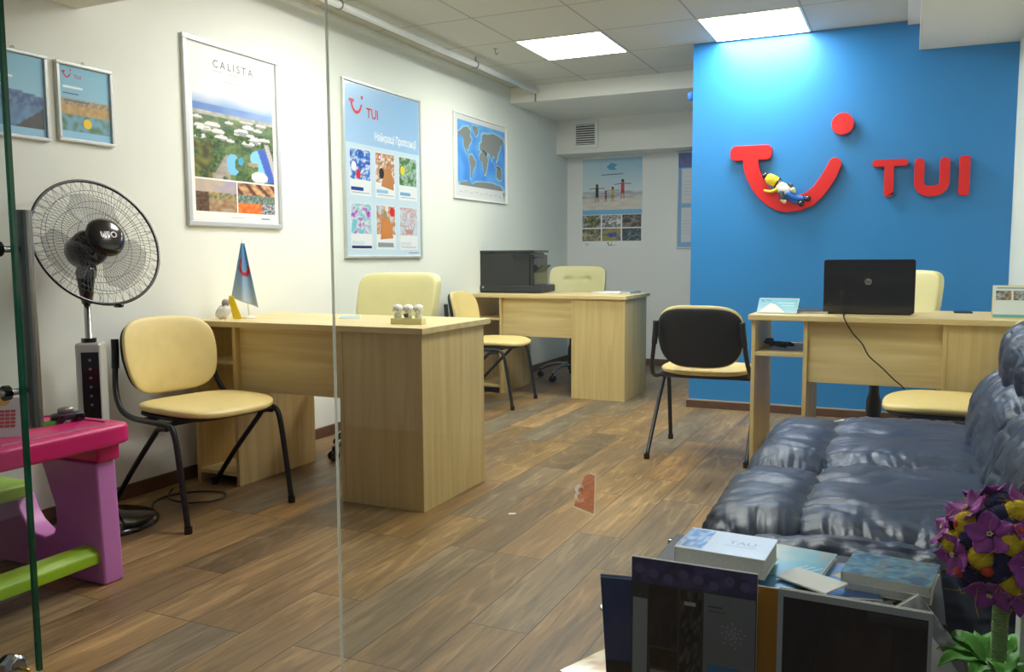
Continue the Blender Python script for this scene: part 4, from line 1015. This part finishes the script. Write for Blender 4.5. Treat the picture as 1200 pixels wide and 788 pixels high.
def pr_collage(p, w, h):
    p.rect(0, 0, w, h, (58, 60, 66), 0)
    def bok(u, v): return mixc((44, 46, 84), (84, 78, 128), .35+1.6*max(0, nz(u*4, v, 3, 4)))
    p.grid(0, h-.045, w, h, 30, 6, bok, 1)
    for k in range(8): p.ell(.014+k*.027, h-.02-.006*(k % 3), .009, .009, (96, 90, 136), 2)
    p.rect(.003, 0, .030, h-.075, (150, 156, 160), 1)
    p.grid(.032, h-.16, .085, h-.047, 10, 14, photo([(20, 24, 44), (40, 44, 70), (24, 26, 40)], 3, 3, 5), 2)
    p.grid(.090, .01, .128, h-.049, 10, 30, photo([(14, 14, 18), (50, 50, 56), (20, 20, 24), (90, 92, 98), (18, 18, 20)], 2, 6, 6), 2)
    p.grid(.036, .10, .086, h-.165, 10, 10, photo([(16, 12, 16), (40, 30, 30), (20, 16, 20)], 2, 2, 8), 3)
    p.rect(.036, .055, .086, .095, (130, 132, 136), 3); p.grid(.036, 0, .086, .05, 8, 6, photo([(30, 26, 24), (70, 60, 50)], 3, 3, 9), 3)
    p.rect(.132, 0, w-.002, h-.047, (120, 124, 130), 2)
    p.line([(.14, h-.07), (.165, h-.07)], .003, (70, 72, 80), 3); p.line([(.14, h-.078), (.17, h-.078)], .002, (80, 82, 90), 3)
    for k in range(24):
        a = k*2.4; r = .003+k*.0009; p.ell(.183+r*cos(a), h-.115+r*sin(a), .002, .002, (160, 164, 170), 3, 8)
    p.rect(.14, .10, .20, .125, (60, 120, 170), 3); p.rect(.14, .07, .20, .1, (50, 80, 60), 3)
    p.rect(.097, h-.075, .118, h-.068, (170, 170, 174), 4)
upright('magazine', 'dark collage-cover magazine standing upright in the rack, widest in front', -.437, -.214, .205, .505, 1.452, .006, pr_collage, 'paper', lean=.5)
def pr_navy(p, w, h):
    p.rect(0, 0, w, h, (30, 62, 120), 0); p.rect(.0, 0, w, .11, (20, 28, 46), 1); p.line([(0, h-.004), (w, h-.004)], .004, (130, 160, 200), 2)
    p.ell(.05, .06, .05, .03, (60, 64, 70), 2)
upright('magazine', 'plain navy brochure leaning at the left end of the rack', -.482, -.375, .19, .462, 1.462, .004, pr_navy, navy, lean=.5, skew=-4)
upright('magazine', 'ochre yellow brochure squeezed in the middle of the rack', -.235, -.170, .20, .479, 1.468, .005, lambda p, w, h: p.rect(0, 0, w, h, (186, 126, 34), 0), 'paper', lean=.5)
def pr_frame(p, w, h):
    p.rect(0, 0, w, h, (176, 180, 184), 0); p.rect(.009, 0, w-.006, h-.012, (18, 24, 44), 1)
    p.grid(.14, h-.03, w-.008, h-.014, 10, 3, lambda u, v: mixc((30, 34, 50), (60, 62, 74), v), 2)
upright('magazine', 'thick navy catalogue with silver border standing upright in the rack', -.180, .056, .19, .486, 1.446, .010, pr_frame, 'paper', lean=1, yaw=-2, skew=0)
def lying(name, label, x, y, z, rz, w, d, h, pr, m='paper', tilt=None, group='brochures lying on the rack'):
    return flat_item(name, label, 'magazine', (x, y+(.022 if z > .4 else 0), z), math.radians(rz), w, d, h, pr, m, group, True, tilt)
TP = .443
def pr_white(p, w, d):
    p.rect(0.001, .001, w-.001, d-.001, (236, 238, 236), 0)
    p.grid(.002, .01, .05, d-.006, 8, 14, lambda u, v: mixc((70, 110, 190), (190, 214, 236), .5+1.4*nz(u, v, 5)), 1)
    p.text('TAU', .085, .06, .026, (176, 180, 180), 2); p.line([(.08, .05), (.14, .05)], .002, (180, 184, 184), 2)
lying('magazine', 'thick white catalogue with blue picture strip, topmost beside the collage magazine', -.288, 1.545, TP+.036, -3, .165, .125, .036, pr_white)
lying('magazine', 'teal brochure under the thick white catalogue', -.26, 1.545, TP+.018, 6, .19, .16, .008, lambda p, w, d: p.grid(0, 0, w, d, 8, 8, lambda u, v: mixc((60, 130, 190), (120, 190, 200), v), 0))
def pr_beach(p, w, d):
    p.grid(.001, .001, w-.001, d-.001, 20, 20, lambda u, v: mixc((90, 176, 186), (214, 208, 160), max(0, min(1, (1-u)*1.1+v*.5-.35+.4*nz(u, v, 4)))), 0)
    for k in range(3): p.line([(w*.5+k*.014, .03), (w*.5+.03+k*.014, .075)], .003, (226, 240, 240), 1)
lying('magazine', 'turquoise and sand beach brochure lying flat in the middle of the rack', -.178, 1.62, TP+.018, -8, .125, .17, .010, pr_beach)
lying('magazine', 'cream brochure underneath the turquoise beach brochure', -.23, 1.68, TP, -6, .20, .12, .010, lambda p, w, d: p.rect(0, 0, w, d, (206, 204, 180), 0))
def pr_flyer(p, w, d):
    p.grid(0, 0, w, d, 8, 8, lambda u, v: mixc((60, 116, 206), (130, 180, 226), v*.9+.2*u), 0); p.poly([(.03, .10), (.055, .12), (.07, .10), (.05, .085)], (236, 206, 50), 1)
    for k in range(6): p.line([(.02+k*.012, .03), (.026+k*.012, .036)], .003, (220, 200, 90), 1)
lying('magazine', 'blue flyer with a yellow arrow beside the beach brochure', -.085, 1.60, TP+.012, 12, .10, .17, .003, pr_flyer)
lying('magazine', 'dark green leaflet lying under the blue flyer', -.10, 1.56, TP, 30, .16, .13, .010, lambda p, w, d: p.grid(0, 0, w, d, 14, 14, photo([(40, 70, 46), (120, 140, 80), (30, 60, 90), (150, 150, 110)], 3, 3, 71), 0))
lying('magazine', 'pale grey leaflet lying askew just behind the catalogue with silver border', -.135, 1.525, TP+.030, -28, .10, .07, .003, None)
lying('magazine', 'small green and yellow leaflet poking out beside the blue flyer', -.065, 1.515, TP+.003, -14, .09, .05, .004, lambda p, w, d: p.grid(0, 0, w, d, 8, 6, photo([(60, 130, 90), (210, 190, 70), (40, 100, 80)], 3, 3, 95), 0))
def pr_sea(p, w, d): p.grid(0, 0, w, d, 24, 16, photo([(60, 110, 150), (90, 150, 160), (140, 120, 100), (120, 180, 190), (70, 90, 110)], 3, 4, 77), 0)
m1 = lying('magazine', 'thick glossy travel magazine with coastal cover, under the flower ball', -.008, 1.60, TP+.030, -8, .145, .125, .018, pr_sea)
lying('magazine', 'grey-paged magazine at the bottom of the right stack', -.008, 1.605, TP+.012, -4, .14, .12, .016, None)
lying('magazine', 'narrow white leaflet at the front edge beside the catalogue with border', -.030, 1.500, TP+.002, 12, .022, .09, .004, None)
def pr_grey(p, w, d):
    p.grid(0, 0, w, d, 10, 10, photo([(150, 152, 156), (110, 104, 100), (180, 182, 186), (120, 120, 124)], 2, 2, 80), 0)
m2 = upright('magazine', 'grey-white magazine tipping over against the right of the rack', .030, .115, .375, .485, 1.505, .020, pr_grey, 'paper', lean=12, skew=-38, yaw=10)
m3 = upright('magazine', 'white leaflet leaning low behind the tipped grey magazine', .06, .115, .345, .43, 1.490, .004, lambda p, w, h: p.rect(0, 0, w, h, (214, 214, 210), 0), 'paper', lean=15, skew=-40)
def pr_gold(p, w, d): p.grid(0, 0, w, d, 14, 14, photo([(226, 190, 90), (236, 214, 130), (206, 150, 90), (240, 224, 170)], 3, 3, 90), 0)
lying('magazine', 'golden yellow brochure sticking out low at the left of the rack', -.515, 1.64, .189, -22, .15, .21, .006, pr_gold)

# ------------------------------------------------------------------ flower topiary on side table
t = thing('side_table', 'small black side table carrying the flower ball', 'table', (.24, 1.58, 0))
obj('table_top', box(B(), -.15, .28, -.16, .17, .318, .336), M['dark_wood'], t, bevel=.004)
for x in (-.12, .25):
    for y in (-.13, .14): obj('table_leg', box(B(), x-.012, x+.012, y-.012, y+.012, 0, .318), M['dark_wood'], t)
FC = Vector((.155, 1.52, .582))
t = thing('flower_topiary', 'round flower ball of purple blooms and yellow balls on a wrapped stem', 'flower ball', (.155, 1.52, .336))
z0 = .336; ctr = Vector((0, 0, FC.z-z0))
obj('pot', lathe(B(), [(0, 0), (.038, 0), (.05, .06), (.052, .064), (.046, .064), (.04, .055), (0, .055)], 28), M['terracotta'], t, smooth=True)
b = tube(B(), [(0, 0, .05), (.0, 0, .18)], .009, 12)
for k in range(26):
    tube(b, [(.0105*cos(2*PI*q/12), .0105*sin(2*PI*q/12), .065+k*.0045+.0004*q) for q in range(12)], .0020, 5, closed=True)
obj('wrapped_stem', b, M['twine'], t, smooth=True)
obj('core_ball', ball(B(), ctr, .062, 12), M['fuzz_navy'], t, smooth=True)
dirs = []
for k in range(64):
    y = 1-2*(k+.5)/64; r = math.sqrt(1-y*y); a = k*2.39996; dirs.append(Vector((r*cos(a), r*sin(a), y)))
random.seed(11)
def fuzz(bm, c, r, n):
    for _ in range(n):
        d = Vector((random.gauss(0, 1), random.gauss(0, 1), random.gauss(0, 1))).normalized(); e = Vector((random.gauss(0, 1), random.gauss(0, 1), random.gauss(0, 1))).normalized()
        p0 = c+d*r*.95; tube(bm, [p0, p0+d*r*.18+e*r*.25, p0+d*r*.1+e*r*.55], .00035, 3, cap=False)
def flower(c, d, s=1.0):
    z = d.normalized(); x = z.orthogonal().normalized(); y = z.cross(x); b = B()
    for k in range(5):
        a = 2*PI*k/5+.3; n1, n2 = 6, 6; g = []
        for i in range(n1+1):
            t_ = i/n1; row = []
            wd = .0145*s*math.sin(PI*(.12+.80*t_))**.8
            for j in range(n2+1):
                q = (j/n2-.5)*2; rr = .004*s+.027*s*t_*(1-.12*q*q); h = .004*s+.010*s*t_*t_-.003*s*q*q+.002*s*sin(q*4+k)
                px = rr*cos(a)-q*wd*sin(a); py = rr*sin(a)+q*wd*cos(a)
                row.append(b.verts.new(c+x*px+y*py+z*h))
            g.append(row)
        for i in range(n1):
            for j in range(n2): b.faces.new([g[i][j], g[i+1][j], g[i+1][j+1], g[i][j+1]])
    o = obj('purple_flower', b, M['petal'], t, smooth=True); so = o.modifiers.new('s', 'SOLIDIFY'); so.thickness = .0008
    bb = B()
    for k in range(5): ball(bb, c+z*.010*s+x*.003*cos(k*1.25)+y*.003*sin(k*1.25), .0018, 4)
    obj('flower_centre', bb, M['cream2'], o, smooth=True)
def D(a, b_):
    c_ = math.sqrt(max(0, 1-a*a-b_*b_)); return (a, b_*.34-c_*.94, b_*.94+c_*.34)
fl = [D(-.29, .17), D(.38, .24), D(.30, -.28), D(.30, .80), D(-.62, .60), D(-.80, -.22), D(-.25, -.80), D(.35, -.78), D(.8, -.1), D(-.95, .25), (.8, .5, .1), (-.5, .8, .0), (.0, .7, .6), (-.3, .3, .9), (.3, .9, -.3), (.95, .1, .3)]
for q in fl:
    d = Vector(q).normalized(); flower(ctr+d*.083, d, 1.15)
yl = [D(.17, .66), D(.05, .05), D(-.90, .0), D(-.46, -.25), D(-.70, .38), D(.05, -.68), D(.62, -.42), D(.7, .55), (.5, .5, .6), (-.6, .6, .5), (.5, .6, -.5), (-.5, .5, -.6), (.0, 1, .1)]
for i, q in enumerate(yl):
    d = Vector(q).normalized(); r = .020 if i else .023
    b = ball(B(), ctr+d*.078, r, 8); fuzz(b, ctr+d*.078, r, 60); obj('yellow_ball', b, M['fuzz_yellow'], t, smooth=True)
bl = [D(-.12, .62), D(-.35, .52), D(-.12, .90), D(.62, .35), D(-.66, .05), D(-.05, -.30), D(-.62, -.55), D(.05, .38), D(.55, -.02), D(-.15, -.52), D(.35, -.55), D(-.86, .42), (0, .2, 1), (-.9, .3, -.1), (.9, .2, -.3), (.2, .8, .7), (-.1, .7, -.7), (-.6, .0, -.7)]
for q in bl:
    d = Vector(q).normalized(); b = ball(B(), ctr+d*.072, .020, 8); fuzz(b, ctr+d*.072, .020, 30); obj('navy_ball', b, M['fuzz_navy'], t, smooth=True)
for q in [D(-.74, .32), D(-.32, -.44), D(-.72, -.50), D(.10, .30), D(.6, -.6), (.1, .9, .4)]:
    d = Vector(q).normalized(); obj('berry', ball(B(), ctr+d*.090, .0085, 8), M['berry'], t, smooth=True)
b = B(); fuzz(b, ctr, .088, 70); obj('loose_fibre', b, M['fuzz_yellow'], t)
for k in range(13):
    a = 2*PI*k/13+.35; L_ = .075+.025*((k*7) % 5)/5; b = B(); n1, n2 = 9, 6; g = []; lift = .030+.018*((k*3) % 4)/4
    for i in range(n1+1):
        t_ = i/n1; wd = .024*math.sin(PI*(.06+.94*t_))**.75*(1-.25*t_); row = []
        for j in range(n2+1):
            q = (j/n2-.5)*2; r = .012+L_*t_; zz = .045+lift*sin(t_*2.4)-.012*t_+.006*abs(q)+.003*sin(t_*14+q*3)
            row.append(b.verts.new((r*cos(a)-q*wd*sin(a), r*sin(a)+q*wd*cos(a), zz)))
        g.append(row)
    for i in range(n1):
        for j in range(n2): b.faces.new([g[i][j], g[i+1][j], g[i+1][j+1], g[i][j+1]])
    o = obj('leaf', b, M['leaf'], t, smooth=True); so = o.modifiers.new('s', 'SOLIDIFY'); so.thickness = .0009
# white upright box at the very right
t = thing('leaflet_holder', 'pale grey upright leaflet box on the side table, cut by the frame', 'leaflet holder', (.235, 1.56, .336), 0)
obj('holder_back', box(B(), -.048, .11, .03, .034, 0, .17), M['white'], t, bevel=.001)
obj('holder_front', box(B(), -.048, .11, -.03, -.026, 0, .16), M['white'], t, bevel=.001)
obj('holder_side', box(B(), -.050, -.047, -.03, .034, 0, .165), M['white'], t)
obj('holder_side', box(B(), .109, .112, -.03, .034, 0, .165), M['white'], t)
obj('holder_floor', box(B(), -.048, .11, -.026, .03, 0, .004), M['white'], t)

# little bits
t = thing('paper_scrap', 'tiny white paper scrap lying on the open floor', 'paper', (-1.432, 3.072, 0), .6)
obj('scrap', prism(B(), [(-.016, -.006), (.014, -.008), (.017, .005), (-.012, .008)], .003, Matrix.Translation((0, 0, .0002))), M['paper'], t)
t = thing('glass_reflection', 'small translucent red film imitating a mirrored white 3 reflected in the glass', 'sticker', (-.497, GY, .640))  # coloured film on the pane stands in for a red sign reflected there
def film_shape(name, pts, c, al, y, parent):
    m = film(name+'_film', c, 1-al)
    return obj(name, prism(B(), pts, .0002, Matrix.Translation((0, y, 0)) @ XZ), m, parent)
film_shape('sticker_film', [(-.017, -.024), (.0195, -.034), (.0215, .033), (.013, .0355), (.002, .030)], (214, 70, 45), .34, -.0006, t)
bb = B(); m3_ = film('reflection_white', (250, 240, 215), .25)
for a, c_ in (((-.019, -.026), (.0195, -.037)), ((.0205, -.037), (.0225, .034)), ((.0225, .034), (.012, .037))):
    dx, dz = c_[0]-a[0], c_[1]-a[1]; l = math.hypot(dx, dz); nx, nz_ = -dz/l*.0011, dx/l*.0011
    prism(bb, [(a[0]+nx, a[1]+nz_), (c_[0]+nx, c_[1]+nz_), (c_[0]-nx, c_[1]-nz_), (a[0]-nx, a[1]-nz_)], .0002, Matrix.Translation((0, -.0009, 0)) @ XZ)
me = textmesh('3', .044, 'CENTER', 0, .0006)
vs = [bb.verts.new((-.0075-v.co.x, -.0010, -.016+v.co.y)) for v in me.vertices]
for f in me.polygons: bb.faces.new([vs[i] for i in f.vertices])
obj('reflection_number', bb, m3_, t)

# ------------------------------------------------------------------ light, world, camera
w = bpy.data.worlds.new('world'); sc.world = w; w.use_nodes = True
w.node_tree.nodes['Background'].inputs['Color'].default_value = (.80, .88, 1, 1); w.node_tree.nodes['Background'].inputs['Strength'].default_value = .15

cam = bpy.data.cameras.new('camera'); co = bpy.data.objects.new('camera', cam); C.objects.link(co); sc.camera = co
cam.sensor_width = 36; cam.lens = 994.32/1200*36; cam.clip_start = .02
yaw, pit, rol = [math.radians(v) for v in (-24.9265, 5.3412, -.3015)]
F = Vector((sin(yaw)*cos(pit), cos(yaw)*cos(pit), -sin(pit))); Rt = Vector((cos(yaw), -sin(yaw), 0)); U = Rt.cross(F)
r = Rt*cos(rol)+U*sin(rol); u = Rt*-sin(rol)+U*cos(rol)
co.matrix_world = Matrix(((r.x, u.x, -F.x, 0), (r.y, u.y, -F.y, 0), (r.z, u.z, -F.z, 1.05), (0, 0, 0, 1)))
sc.view_settings.view_transform = 'Standard'; sc.view_settings.look = 'None'; sc.view_settings.gamma = 1; sc.view_settings.use_curve_mapping = False
sc.view_settings.exposure = 0
sc.cycles.max_bounces = 12; sc.cycles.diffuse_bounces = 6; sc.cycles.transparent_max_bounces = 16; sc.cycles.transmission_bounces = 8
sc.cycles.use_denoising = True
